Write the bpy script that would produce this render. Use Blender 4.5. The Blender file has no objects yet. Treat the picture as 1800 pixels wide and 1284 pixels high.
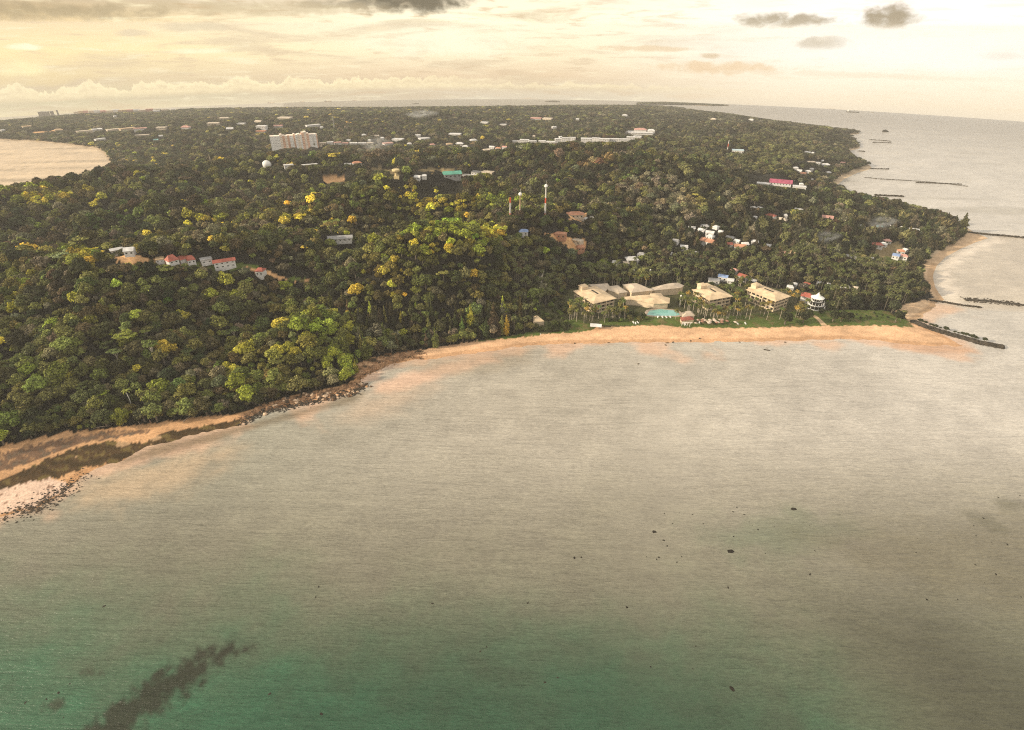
import bpy, math, random
import numpy as np
from mathutils import Vector, Matrix
rng = np.random.default_rng(11); random.seed(7)
S = bpy.context.scene; COL = S.collection
# ------------------------------------------------------------------ camera
W0, H0, F = 1800., 1284., 1000.          # photograph's size, focal length in its pixels
CH = 200.; RAD = 40000.                  # camera height, radius of the (strongly curved) sea surface
PITCH = math.radians(30.75); ROLL = math.radians(0.25)
cam = bpy.data.cameras.new('camera'); camo = bpy.data.objects.new('camera', cam); COL.objects.link(camo)
cam.lens = 36*F/W0; cam.sensor_width = 36; cam.clip_start = 1; cam.clip_end = 30000
CM = Matrix.Rotation(math.pi/2-PITCH, 4, 'X') @ Matrix.Rotation(ROLL, 4, 'Z')
camo.matrix_world = Matrix.Translation((0, 0, CH)) @ CM
S.camera = camo
CR = np.array(CM.to_3x3())
SUN_AZ = math.radians(-104); SUN_EL = math.radians(20)     # azimuth from +Y, clockwise
# ------------------------------------------------------------------ pixel <-> world helpers
def ray(px, py):
    u = (np.asarray(px, float)-W0/2)/F; v = (H0/2-np.asarray(py, float))/F
    d = np.stack([u, v, -np.ones_like(u)], -1) @ CR.T
    return d/np.linalg.norm(d, axis=-1, keepdims=True)
def azel(px, py):
    d = ray(px, py); return math.atan2(d[0], d[1]), math.asin(d[2])
def zsea(x, y): return -(x*x+y*y)/(2*RAD)
def unproj(px, py, hgt=0.):
    d = ray(px, py); t = -d[..., 2]/np.hypot(d[..., 0], d[..., 1])
    disc = np.maximum(t*t-2*(CH-hgt)/RAD, 1e-7)
    r = RAD*(t-np.sqrt(disc)); r = np.minimum(r, 3990)
    a = np.arctan2(d[..., 0], d[..., 1])
    return r*np.sin(a), r*np.cos(a)
def project(x, y, z):
    p = np.stack([x, y, z-CH], -1) @ CR
    return W0/2+F*p[..., 0]/-p[..., 2], H0/2-F*p[..., 1]/-p[..., 2]
# ------------------------------------------------------------------ node helpers
def node(nt, t, ins=None, **kw):
    n = nt.nodes.new(t)
    for k, v in kw.items(): setattr(n, k, v)
    for k, v in (ins or {}).items():
        s = n.inputs[k]
        if isinstance(v, bpy.types.NodeSocket): nt.links.new(v, s)
        else: s.default_value = v
    return n
def math_(nt, op, a, b=0., c=0., clamp=False):
    n = nt.nodes.new('ShaderNodeMath'); n.operation = op; n.use_clamp = clamp
    for i, v in enumerate((a, b, c)):
        if isinstance(v, bpy.types.NodeSocket): nt.links.new(v, n.inputs[i])
        else: n.inputs[i].default_value = v
    return n.outputs[0]
def mixc(nt, f, a, b, blend='MIX'):
    n = nt.nodes.new('ShaderNodeMix'); n.data_type = 'RGBA'; n.blend_type = blend; n.clamp_factor = True
    for i, v in ((0, f), (6, a), (7, b)):
        if isinstance(v, bpy.types.NodeSocket): nt.links.new(v, n.inputs[i])
        else: n.inputs[i].default_value = (*v, 1) if isinstance(v, tuple) and len(v) == 3 else v
    return n.outputs[2]
def ramp(nt, f, a, b, x=0., y=1.):
    n = node(nt, 'ShaderNodeMapRange', {0: f, 1: a, 2: b, 3: x, 4: y}, interpolation_type='SMOOTHSTEP'); return n.outputs[0]
def noise(nt, vec, scale, detail=3., rough=.55, dist=0.):
    return node(nt, 'ShaderNodeTexNoise', {'Vector': vec, 'Scale': scale, 'Detail': detail, 'Roughness': rough, 'Distortion': dist}).outputs[0]
def lin(r, g, b):
    return tuple(((c/255)/12.92 if c/255 <= .04045 else ((c/255+.055)/1.055)**2.4) for c in (r, g, b))
# ------------------------------------------------------------------ world: overcast golden sky
W = bpy.data.worlds.new('World'); S.world = W; W.use_nodes = True
nt = W.node_tree; nt.nodes.clear()
tc = node(nt, 'ShaderNodeTexCoord').outputs['Generated']
sx = node(nt, 'ShaderNodeSeparateXYZ', {0: tc})
az = math_(nt, 'ARCTAN2', sx.outputs[0], sx.outputs[1])
el = math_(nt, 'ARCSINE', sx.outputs[2])
DIP = math.radians(5.72)
el2 = math_(nt, 'ADD', el, DIP)                                   # elevation above the visible horizon
# Nishita sky looked up above the horizon
lift = node(nt, 'ShaderNodeCombineXYZ', {0: sx.outputs[0], 1: sx.outputs[1], 2: math_(nt, 'MAXIMUM', math_(nt, 'ADD', sx.outputs[2], math.sin(DIP)), .005)}).outputs[0]
sky = node(nt, 'ShaderNodeTexSky', {'Vector': lift}, sky_type='NISHITA', sun_disc=False)
sky.sun_elevation = SUN_EL; sky.sun_rotation = SUN_AZ % (2*math.pi)
sky.air_density = 1.5; sky.dust_density = 3.
skyc = mixc(nt, 1., sky.outputs[0], (.09, .09, .09), 'MULTIPLY')
# cloud coordinates: stretched along the horizon
azs = math_(nt, 'MULTIPLY', az, 5.)
els = math_(nt, 'MULTIPLY', el2, 45.)
cv = node(nt, 'ShaderNodeCombineXYZ', {0: azs, 1: els, 2: math_(nt, 'MULTIPLY', az, .7)}).outputs[0]
n1 = noise(nt, cv, .9, 5., .6, .6)
n2 = noise(nt, cv, 3.2, 5., .62, .4)
fine = node(nt, 'ShaderNodeCombineXYZ', {0: math_(nt, 'MULTIPLY', az, 34.), 1: math_(nt, 'MULTIPLY', el2, 60.), 2: 3.}).outputs[0]
n3 = noise(nt, fine, 1., 5., .6, .3)
# base colours over elevation for the left, middle and right of the view
def eramp(stops):
    r = node(nt, 'ShaderNodeValToRGB', {0: math_(nt, 'MULTIPLY', el2, 1/.30)})
    cr = r.color_ramp
    while len(cr.elements) < len(stops): cr.elements.new(.5)
    for e, (p, c) in zip(cr.elements, stops): e.position = p; e.color = (*c, 1)
    return r.outputs[0]
def E(py): return (azel(900, py)[1]+DIP)/.30
left = eramp([(0, lin(226,208,158)), (E(158), lin(190,178,136)), (E(128), lin(214,190,138)), (E(85), lin(255,226,146)), (E(45), lin(236,204,144)), (E(5), lin(184,164,136)), (.9, lin(226,218,202))])
mid = eramp([(0, lin(206,194,170)), (E(155), lin(206,186,152)), (E(132), lin(222,192,150)), (E(90), lin(255,238,196)), (E(45), lin(255,247,214)), (E(5), lin(252,236,206)), (.9, lin(230,222,208))])
rgt = eramp([(0, lin(232,216,190)), (E(160), lin(244,226,196)), (E(125), lin(255,246,224)), (E(90), lin(255,254,246)), (E(45), lin(255,252,242)), (E(5), lin(255,243,232)), (.9, lin(234,228,218))])
base = mixc(nt, ramp(nt, az, azel(0,100)[0], azel(800,100)[0]), left, mid)
base = mixc(nt, math_(nt, 'MULTIPLY', ramp(nt, n1, .47, .64), .6), base, lin(188,164,128))
base = mixc(nt, math_(nt, 'MULTIPLY', ramp(nt, n2, .52, .70), .5), base, lin(255,244,202))
base = mixc(nt, math_(nt, 'MULTIPLY', ramp(nt, n2, .48, .30), .6), base, lin(196,164,122))
base = mixc(nt, ramp(nt, az, azel(950,100)[0], azel(1500,100)[0]), base, mixc(nt, math_(nt, 'MULTIPLY', ramp(nt, n2, .5, .3), .3), rgt, lin(236,212,176)))
# individual clouds: (px, py, half width, half height, dark colour, strength, noise weight)
def blob(px, py, hx, hy, w=1.1, nn=None):
    a0, e0 = azel(px, py); a1, _ = azel(px+hx, py); _, e1 = azel(px, py-hy)
    dx = math_(nt, 'DIVIDE', math_(nt, 'SUBTRACT', az, a0), a1-a0)
    dy = math_(nt, 'DIVIDE', math_(nt, 'SUBTRACT', el, e0), e1-e0)
    d = math_(nt, 'ADD', math_(nt, 'MULTIPLY', dx, dx), math_(nt, 'MULTIPLY', dy, dy))
    d = math_(nt, 'ADD', d, math_(nt, 'MULTIPLY', math_(nt, 'SUBTRACT', nn or n3, .5), w*4))
    return ramp(nt, d, 1.7, -.1)
for px, py, hx, hy, c, s in [(715, 2, 105, 22, (104,94,76), .95), (600, 8, 70, 8, (165,152,128), .7), (1372, 36, 80, 13, (158,142,116), .9), (1562, 30, 50, 22, (150,134,108), .95),
        (1448, 77, 48, 12, (158,142,116), .95), (1760, 98, 42, 8, (180,162,134), .85), (1245, 99, 20, 5, (196,166,126), .85), (340, 48, 62, 8, (196,178,140), .75), (232, 58, 32, 6, (200,180,142), .7),
        (1270, 120, 120, 11, (222,182,130), .8), (1130, 86, 90, 5, (216,184,140), .8), (1500, 132, 260, 5, (238,222,196), .7), (660, 50, 22, 7, (240,218,176), .6), (80, 20, 200, 16, (150,134,104), .7), (450, 15, 220, 12, (186,166,130), .6), (60, 140, 120, 12, (226,196,120), .5)]:
    base = mixc(nt, math_(nt, 'MULTIPLY', blob(px, py, hx, hy), s), base, lin(*c))
for px, py, hx, hy, c, s in [(45, 83, 30, 6, (255,255,214), .9), (35, 122, 38, 14, (255,243,170), .8), (345, 90, 60, 5, (255,252,205), .8), (800, 75, 150, 26, (255,252,222), .6), (1650, 90, 260, 34, (255,255,252), .8)]:
    base = mixc(nt, math_(nt, 'MULTIPLY', blob(px, py, hx, hy, .8), s), base, lin(*c))
# the row of small cumulus low over the horizon: lumpy upper edge
lump = noise(nt, node(nt, 'ShaderNodeCombineXYZ', {0: math_(nt, 'MULTIPLY', az, 26.), 1: 0., 2: 7.}).outputs[0], 1., 4., .65)
fl = noise(nt, fine, 2.2, 4., .6)
for ytop, ybot, amp, x0, x1, s in [(142, 158, .026, -200, 1000, .9), (150, 162, .016, 300, 1400, .5)]:
    et = azel(900, ytop)[1]; eb = azel(900, ybot)[1]
    curve = math_(nt, 'MULTIPLY', math_(nt, 'MULTIPLY', az, az), 0.)
    top = math_(nt, 'ADD', math_(nt, 'MULTIPLY', math_(nt, 'SUBTRACT', lump, .42), amp*2.2), et)
    top = math_(nt, 'ADD', top, math_(nt, 'MULTIPLY', math_(nt, 'SUBTRACT', fl, .5), .008))
    m = math_(nt, 'MULTIPLY', ramp(nt, math_(nt, 'SUBTRACT', top, el), 0., .0022), ramp(nt, el, eb, eb+.010))
    m = math_(nt, 'MULTIPLY', m, math_(nt, 'MULTIPLY', ramp(nt, az, azel(x1, 140)[0], azel(x1-400, 140)[0]), s))
    rim = ramp(nt, math_(nt, 'ADD', math_(nt, 'SUBTRACT', top, el), math_(nt, 'MULTIPLY', math_(nt, 'SUBTRACT', fl, .5), .02)), .014, .001)
    cc = mixc(nt, rim, lin(222,200,152), lin(255,236,182))
    base = mixc(nt, m, base, cc)
upper = ramp(nt, el2, .30, 1.0)
base = mixc(nt, upper, base, lin(226,222,216))
cover = mixc(nt, .93, skyc, base)
under = ramp(nt, el, -.13, -.3)                                  # below the sea horizon
cover = mixc(nt, under, cover, lin(150,140,118))
bg = node(nt, 'ShaderNodeBackground', {0: cover, 1: 1.08})
nt.links.new(bg.outputs[0], node(nt, 'ShaderNodeOutputWorld').inputs[0])
sun = bpy.data.lights.new('sun', 'SUN'); sun.energy = 5.0; sun.angle = math.radians(2.5); sun.color = (1, .86, .66)
suno = bpy.data.objects.new('sun', sun); COL.objects.link(suno)
sd_ = Vector((math.sin(SUN_AZ)*math.cos(SUN_EL), math.cos(SUN_AZ)*math.cos(SUN_EL), math.sin(SUN_EL)))
suno.rotation_euler = sd_.to_track_quat('Z', 'Y').to_euler()
S.view_settings.view_transform = 'Standard'; S.view_settings.look = 'None'
S.view_settings.gamma = 1; S.view_settings.exposure = .3; S.view_settings.use_curve_mapping = False
S.render.engine = 'CYCLES'
S.cycles.max_bounces = 4; S.cycles.diffuse_bounces = 2; S.cycles.glossy_bounces = 2; S.cycles.transparent_max_bounces = 6; S.cycles.volume_bounces = 0
S.cycles.use_denoising = False; S.cycles.filter_width = 1.15; S.cycles.sample_clamp_direct = 4; S.cycles.sample_clamp_indirect = 3; S.cycles.caustics_reflective = False; S.cycles.caustics_refractive = False
# ------------------------------------------------------------------ object helpers
def tag(o, label=None, cat=None, group=None, kind=None):
    for k, v in (('label', label), ('category', cat), ('group', group), ('kind', kind)):
        if v: o[k] = v
    return o
def link(name, data, loc=(0, 0, 0), rz=0., parent=None, scale=None, color=None):
    o = bpy.data.objects.new(name, data); COL.objects.link(o)
    o.location = loc; o.rotation_euler = (0, 0, rz)
    if parent: o.parent = parent
    if scale: o.scale = scale
    if color: o.color = (*color, 1)
    return o
class MB:
    def __init__(s): s.v = []; s.f = []
    def add(s, vs, fs):
        k = len(s.v); s.v += [tuple(map(float, p)) for p in vs]; s.f += [tuple(i+k for i in f) for f in fs]; return s
    def box(s, x0, x1, y0, y1, z0, z1):
        return s.add([(x0,y0,z0),(x1,y0,z0),(x1,y1,z0),(x0,y1,z0),(x0,y0,z1),(x1,y0,z1),(x1,y1,z1),(x0,y1,z1)],
                     [(0,3,2,1),(4,5,6,7),(0,1,5,4),(1,2,6,5),(2,3,7,6),(3,0,4,7)])
    def prism(s, poly, z0, z1, inset=None):
        n = len(poly); top = inset or poly
        return s.add([(x, y, z0) for x, y in poly]+[(x, y, z1) for x, y in top],
                     [tuple(range(n-1, -1, -1)), tuple(range(n, 2*n))]+[(i, (i+1) % n, n+(i+1) % n, n+i) for i in range(n)])
    def tube(s, pts, rad, n=6):
        rings = []
        for i, p in enumerate(pts):
            p = Vector(p); a = Vector(pts[max(i-1, 0)]); b = Vector(pts[min(i+1, len(pts)-1)]); t = (b-a).normalized()
            u = t.orthogonal().normalized(); w = t.cross(u); r = rad[i] if hasattr(rad, '__len__') else rad
            rings += [p+(u*math.cos(2*math.pi*k/n)+w*math.sin(2*math.pi*k/n))*r for k in range(n)]
        fs = [(i*n+k, i*n+(k+1) % n, (i+1)*n+(k+1) % n, (i+1)*n+k) for i in range(len(pts)-1) for k in range(n)]
        fs += [tuple(range(n-1, -1, -1)), tuple((len(pts)-1)*n+k for k in range(n))]
        return s.add(rings, fs)
    def lathe(s, prof, n=16, c=(0, 0)):
        vs = [(c[0]+r*math.cos(2*math.pi*k/n), c[1]+r*math.sin(2*math.pi*k/n), z) for r, z in prof for k in range(n)]
        fs = [(i*n+k, i*n+(k+1) % n, (i+1)*n+(k+1) % n, (i+1)*n+k) for i in range(len(prof)-1) for k in range(n)]
        fs += [tuple(range(n-1, -1, -1)), tuple((len(prof)-1)*n+k for k in range(n))]
        return s.add(vs, fs)
    def mesh(s, name, mat=None, smooth=False):
        m = bpy.data.meshes.new(name); m.from_pydata(s.v, [], s.f); m.update()
        if mat: m.materials.append(mat)
        if smooth: m.shade_smooth()
        return m
    def build(s, name, mat, parent=None, **k): return link(name, s.mesh(name, mat), parent=parent, **k)
# ------------------------------------------------------------------ materials
def material(name, col=(.5, .5, .5), rough=.8, objcol=False, var=.15, scale=.6, spec=.2):
    m = bpy.data.materials.new(name); m.use_nodes = True; nt = m.node_tree; b = nt.nodes['Principled BSDF']
    b.inputs['Roughness'].default_value = rough; b.inputs['Specular IOR Level'].default_value = spec
    g = node(nt, 'ShaderNodeNewGeometry').outputs['Position']
    n = noise(nt, g, scale, 4., .6)
    c = node(nt, 'ShaderNodeObjectInfo').outputs['Color'] if objcol else (*col, 1)
    k = ramp(nt, n, .3, .7, 1-var, 1+var)
    kk = node(nt, 'ShaderNodeCombineXYZ', {0: k, 1: k, 2: k}).outputs[0]
    nt.links.new(mixc(nt, 1., c, kk, 'MULTIPLY'), b.inputs['Base Color'])
    return m
M = {}
M['paint'] = material('weathered_paint', objcol=True)
M['roof'] = material('roof_sheet', objcol=True, rough=.6, var=.22, scale=.25)
M['glass'] = material('window_glass', (.02, .022, .022), .15, var=.3, spec=.5)
M['dark'] = material('dark_recess', (.03, .027, .022), .9)
M['cream'] = material('cream_render', (.62, .50, .35), .8, var=.12, scale=.3)
M['tan_roof'] = material('tan_tile_roof', (.60, .455, .29), .7, var=.20, scale=.18)
M['grey_roof'] = material('pale_tile_roof', (.50, .41, .31), .7, var=.15, scale=.18)
M['wood'] = material('weathered_wood', (.16, .10, .06), .8)
M['rock'] = material('shore_rock', objcol=True, rough=.9, var=.5, scale=.5)
M['metal'] = material('painted_steel', objcol=True, rough=.5, var=.08)
M['white'] = material('white_paint', (.75, .73, .68), .6, var=.1)
M['bark'] = material('tree_bark', objcol=True, rough=.95, var=.3, scale=1.5)
M['bark_inst'] = material('forest_bark', (.14, .12, .09), .95, var=.3, scale=1.5)
M['pool'] = material('pool_water', (.20, .44, .39), .1, var=.08, spec=.5)
M['paving'] = material('paving', (.40, .32, .24), .9, var=.2)
M['skin'] = material('skin', (.3, .18, .12), .6)
def leaf_mat(name, src):
    m = bpy.data.materials.new(name); m.use_nodes = True; nt = m.node_tree; b = nt.nodes['Principled BSDF']
    b.inputs['Roughness'].default_value = .75; b.inputs['Specular IOR Level'].default_value = .12
    if src == 'obj': c = node(nt, 'ShaderNodeObjectInfo').outputs['Color']
    else: c = node(nt, 'ShaderNodeAttribute', attribute_type='INSTANCER', attribute_name='tint').outputs['Color']
    lf = node(nt, 'ShaderNodeAttribute', attribute_type='GEOMETRY', attribute_name='leaf').outputs['Fac']
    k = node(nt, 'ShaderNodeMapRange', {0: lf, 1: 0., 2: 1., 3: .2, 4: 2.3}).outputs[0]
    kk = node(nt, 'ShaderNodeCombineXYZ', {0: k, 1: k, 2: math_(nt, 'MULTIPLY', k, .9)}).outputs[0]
    c = mixc(nt, 1., c, kk, 'MULTIPLY')
    nt.links.new(c, b.inputs['Base Color'])
    tr = node(nt, 'ShaderNodeBsdfTranslucent', {0: c})
    mx = node(nt, 'ShaderNodeMixShader', {0: .18, 1: b.outputs[0], 2: tr.outputs[0]})
    nt.links.new(mx.outputs[0], nt.nodes['Material Output'].inputs[0])
    return m
M['leaf'] = leaf_mat('foliage', 'obj'); M['leaf_inst'] = leaf_mat('forest_foliage', 'inst')
# ------------------------------------------------------------------ coast
shore_px = [(-300,1010),(-100,940),(0,906),(60,897),(108,868),(148,834),(192,816),(216,808),(262,786),(305,774),(345,764),(420,747),(468,724),(535,711),(590,699),(624,692),(641,679),(636,667),
 (655,654),(686,642),(722,634),(775,629),(830,621),(872,616),(930,608),(1000,604),(1100,603),(1200,602),(1300,601),(1400,599),(1480,596),(1540,599),(1590,605),(1640,609),(1690,608),(1668,595),(1640,582),(1616,571),
 (1606,566),(1622,556),(1634,546),(1646,538),(1648,530),(1662,528),(1650,516),(1642,500),(1640,484),(1646,468),(1662,452),(1690,437),(1716,426),(1738,419),(1712,409),(1700,400),(1684,392),(1655,382),
 (1615,372),(1575,362),(1545,355),(1515,350),(1494,342),(1482,333),(1471,326),(1484,315),(1508,304),(1533,297),(1528,290),(1508,281),(1496,272),(1490,266),(1500,264),(1512,261),(1509,251),(1500,243),(1478,239),(1490,237),
 (1509,236),(1512,233),(1480,230),(1440,225),(1400,220),(1330,212),(1290,204),(1240,199),(1195,192),(1170,190),(1150,189),(1100,188),(1000,188),(900,190),(800,191),(700,192),(600,192),(400,193),
 (300,196),(200,200),(100,207),(0,216),(-150,232),(-300,252),
 (-300,268),(-150,254),(0,246),(50,248),(120,255),(165,261),(181,270),(190,282),(194,293),(172,306),(130,320),(60,335),(0,348),(-300,410)]
def poly_world(px): a = np.array(px, float); x, y = unproj(a[:, 0], a[:, 1]); return np.stack([x, y], 1)
COAST = poly_world(shore_px)
SPIT = poly_world([(1118,181.5),(1160,180.5),(1215,182.5),(1288,186.5),(1262,187.2),(1210,185.5),(1160,184.5),(1118,184.5)])
def inside(P, x, y):
    r = np.zeros(x.shape, bool); n = len(P)
    for i in range(n):
        x0, y0 = P[i]; x1, y1 = P[(i+1) % n]
        if y0 == y1: continue
        c = ((y0 > y) != (y1 > y)) & (x < (x1-x0)*(y-y0)/(y1-y0)+x0); r ^= c
    return r
def sdist(P, x, y):
    d = np.full(x.shape, 1e18); n = len(P)
    for i in range(n):
        x0, y0 = P[i]; x1, y1 = P[(i+1) % n]; dx, dy = x1-x0, y1-y0; L = dx*dx+dy*dy+1e-9
        t = np.clip(((x-x0)*dx+(y-y0)*dy)/L, 0, 1)
        d = np.minimum(d, (x-x0-t*dx)**2+(y-y0-t*dy)**2)
    d = np.sqrt(d); return np.where(inside(P, x, y), d, -d)
_w = [(rng.uniform(0, 6.28), rng.uniform(0, 6.28)) for _ in range(64)]
def snoise(x, y, wl, oct=4, seed=0):
    s = 0; a = 1.; tot = 0
    for o in range(oct):
        for k in range(4):
            th, ph = _w[(seed*7+o*4+k) % 64]; th += k*1.57*.5
            f = 2*math.pi/wl*(1+.23*k)
            s = s+a*np.sin(f*(x*math.cos(th)+y*math.sin(th))+ph+1.3*np.sin(f*.61*(y*math.cos(th)-x*math.sin(th))+ph*2)); tot += a*a*.5
        wl /= 2.1; a *= .55
    return s/math.sqrt(tot)/1.6
def sst(a, b, x): t = np.clip((x-a)/(b-a), 0, 1); return t*t*(3-2*t)
# hills: apex pixel, height above sea, radius across and along the view, m
hills = []
for px, py, hh, rx, ry in [(330,462,46,150,55),(560,568,30,38,34),(770,432,52,85,60),(620,372,44,120,60),(745,336,54,90,70),(60,490,36,110,60),(90,345,34,170,90),(450,304,30,170,70),(300,395,34,120,60),
        (470,470,26,60,40),(950,398,40,75,45),(1010,395,30,60,40),(860,370,40,80,50),(1180,312,46,220,100),(1060,294,42,190,80),(860,294,36,150,70),(1330,304,26,160,90),(1200,262,28,300,110),(1020,200,9,600,200),
        (640,304,32,160,60),(700,212,16,600,200),(1380,236,22,260,120),(900,470,24,60,40),(180,620,16,70,50),(1495,232,24,110,50),(1507,258,22,60,40),(200,560,22,90,50)]:
    x, y = unproj(np.array([px]), np.array([py]), hh); a = math.atan2(x[0], y[0])
    hills.append((x[0], y[0], hh, rx, ry, math.cos(a), math.sin(a)))
PRE = poly_world([(935,592),(938,556),(975,530),(990,520),(1000,505),(1030,490),(1110,488),(1200,486),(1300,486),(1420,500),(1462,520),(1500,552),(1570,562),(1604,570),(1560,575),(1400,577),(1200,578),(1050,582)])
def height_raw(x, y):
    s = sdist(COAST, x, y)
    s1 = s+snoise(x, y, 26, 3, 1)*1.1*sst(700, 500, np.hypot(x, y))
    h = np.where(s1 < 30, .05*s1, 1.5+np.minimum((s1-30)*.012, 4))
    inl = sst(14, 75, s)
    m = 0
    for hx, hy, hh, rx, ry, ca, sa in hills:
        dx = (x-hx)*ca-(y-hy)*sa; dy = (x-hx)*sa+(y-hy)*ca
        g = hh*np.exp(-((dx/rx)**2+(dy/ry)**2)*.9)
        m = np.maximum(m, g)+.25*np.minimum(m, g)
    m = m*sst(-5, 55, -sdist(PRE, x, y))
    flat = sst(150, 500, x)*sst(1100, 700, np.hypot(x, y))        # the flat coastal village to the right
    h = h+m*inl*(1-.8*flat)+inl*sst(-5, 55, -sdist(PRE, x, y))*(1-.85*flat)*(9+snoise(x, y, 190, 3, 2)*11+snoise(x, y, 70, 2, 3)*4.)*(1-.5*np.clip(m/40, 0, 1))*(1-.35*sst(800, 1100, np.hypot(x, y)))*sst(30, 160, s)*(1-.75*sst(1400, 2400, np.hypot(x, y)))
    s2 = sdist(SPIT, x, y); h = np.where(s2 > 0, np.minimum(s2*.05, 1.5), h); s = np.maximum(s, s2)
    return np.maximum(h, -4), s
AZ = np.radians(np.arange(-60, 60.01, .16))
RR = np.concatenate([np.arange(150, 250, 5), np.arange(250, 640, 1.6), np.geomspace(640, 3995, 230)])
A2, R2 = np.meshgrid(AZ, RR); GX = R2*np.sin(A2); GY = R2*np.cos(A2)
HG, SG = height_raw(GX, GY)
def interp(G, x, y):
    a = (np.arctan2(x, y)-AZ[0])/(AZ[1]-AZ[0]); r = np.interp(np.hypot(x, y), RR, np.arange(len(RR)))
    a = np.clip(a, 0, len(AZ)-1.001); r = np.clip(r, 0, len(RR)-1.001)
    i = r.astype(int); j = a.astype(int); fi = r-i; fj = a-j
    return (G[i, j]*(1-fi)+G[i+1, j]*fi)*(1-fj)+(G[i, j+1]*(1-fi)+G[i+1, j+1]*fi)*fj
def H(x, y): return np.maximum(interp(HG, x, y), 0)
def gz(x, y):
    x = np.asarray(x, float); y = np.asarray(y, float); return H(x, y)+zsea(x, y)
def hit(px, py, up=0.):
    """point on the ground (or `up` metres above it) seen at a photograph pixel"""
    d = ray(px, py); a = math.atan2(d[0], d[1]); t = -d[2]/math.hypot(d[0], d[1])
    rr = np.concatenate([np.arange(140, 1500, 1.), np.arange(1500, 3990, 3.)])
    x = rr*math.sin(a); y = rr*math.cos(a); f = CH-rr*t-(gz(x, y)+up)
    k = np.argmax(f < 0) if (f < 0).any() else np.argmin(f)
    return float(x[k]), float(y[k]), float(gz(x[k:k+1], y[k:k+1])[0])
def mpp(x, y, z=0.): return abs(float((np.array([x, y, z-CH]) @ CR)[2]))/F      # metres per photo pixel there
def pix_poly(pp): return np.array([hit(a, b)[:2] for a, b in pp])
# ------------------------------------------------------------------ ground zones (pixel outlines laid on the ground)
beach_zone = [pix_poly(p) for p in [
 [(-300,858),(-60,800),(0,786),(60,772),(150,757),(210,751),(330,737),(420,727),(452,716),(500,700),(560,688),(612,676),(628,662),(622,642),(650,630),(690,621),(740,616),(790,608),(840,600),(900,594),(950,588),
  (1000,582),(1040,577),(1100,575),(1170,572),(1200,575),(1300,577),(1400,574),(1440,572),(1500,570),(1560,572),(1604,562),(1640,570),(1730,614),(1560,640),(1000,640),(700,690),(430,790),(200,860),(0,960),(-300,1080)],
 [(1572,548),(1590,536),(1620,529),(1640,524),(1632,505),(1622,480),(1626,462),(1650,443),(1690,420),(1702,409),(1760,412),(1760,560),(1640,580),(1600,566)],
 [(1452,328),(1478,311),(1500,300),(1530,291),(1560,300),(1500,345),(1480,338)]]]
lawn_zone = [pix_poly(p) for p in [
 [(968,588),(975,570),(1010,560),(1045,576),(1040,582),(1000,586)],[(830,602),(900,590),(945,583),(950,590),(900,596)],
 [(1050,572),(1060,560),(1150,556),(1240,560),(1300,555),(1400,548),(1440,548),(1500,545),(1560,548),(1600,566),(1605,576),(1560,573),(1440,573),(1400,575),(1300,578),(1200,577),(1170,573)],
 [(1555,452),(1590,450),(1596,462),(1560,466)],[(330,462),(400,462),(460,470),(450,478),(370,476),(330,472)],[(500,488),(540,490),(535,498),(508,497)]]]
bare_zone = [pix_poly(p) for p in [
 [(188,455),(205,450),(240,450),(280,456),(310,460),(330,462),(340,470),(320,476),(295,468),(262,464),(235,468),(205,462)],
 [(956,416),(985,413),(1005,420),(1030,424),(1030,442),(1010,440),(985,428)],[(565,311),(580,306),(612,310),(605,318),(570,320)],
 [(735,300),(760,293),(800,300),(805,306),(760,310)],[(1530,440),(1580,425),(1590,440),(1545,462)],[(440,478),(460,474),(500,488),(545,494),(540,498),(500,494)],[(1000,378),(1030,374),(1032,382),(1000,386)],[(650,298),(668,292),(700,302),(730,312),(690,312)],
 [(60,232),(100,229),(95,234),(62,236)],[(320,460),(440,466),(470,480),(455,486),(430,474),(325,468)]]]
precinct = pix_poly([(935,592),(938,552),(960,540),(990,520),(1000,508),(1030,503),(1110,504),(1200,502),(1250,499),(1300,500),(1400,512),(1450,515),(1462,545),(1500,552),(1570,562),(1604,570),(1560,575),(1400,577),(1200,578),(1050,582)])
path_px = [(1418,551),(1432,556),(1440,563),(1446,572)]
PX, PY = project(GX, GY, np.maximum(HG, 0)+zsea(GX, GY))
def anyin(zs, x, y):
    r = np.zeros(x.shape, bool)
    for z in zs: r |= inside(z, x, y)
    return r
jx = snoise(GX, GY, 14, 3, 5)*1.0; jy = snoise(GX, GY, 14, 3, 9)*1.0
mb = anyin(beach_zone, GX+jx, GY+jy); ml = anyin(lawn_zone, GX+jx, GY+jy); mbare = anyin(bare_zone, GX+jx, GY+jy)
mpre = inside(precinct, GX, GY); nz_ = snoise(GX, GY, 20, 3, 7)[..., None]
nz = snoise(GX, GY, 14, 3, 4)[..., None]; nz2 = snoise(GX, GY, 60, 3, 6)[..., None]
C = np.zeros(GX.shape+(3,)); C[:] = (.014, .013, .008)
C[mpre] = (.07, .07, .03)
C[mb] = (.66, .41, .235)
nearsand = mb & (PX < 700); C[nearsand] = (.54, .31, .155)
far = (SG < 16) & (SG > -60) & (np.hypot(GX, GY) > 700) & ((PX < 200) | (PX > 1200)); C[far] = (.50, .38, .25)
C[mbare] = (.62, .36, .17)
mdull = anyin([bare_zone[3], bare_zone[7], bare_zone[4]], GX+jx, GY+jy); C[mdull] = (.20, .15, .075)
C[inside(beach_zone[1], GX+jx, GY+jy)] = (.56, .39, .24)
C[ml] = (.085, .115, .025); C[ml & (nz_[..., 0] > .5)] = (.14, .12, .045)
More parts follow.
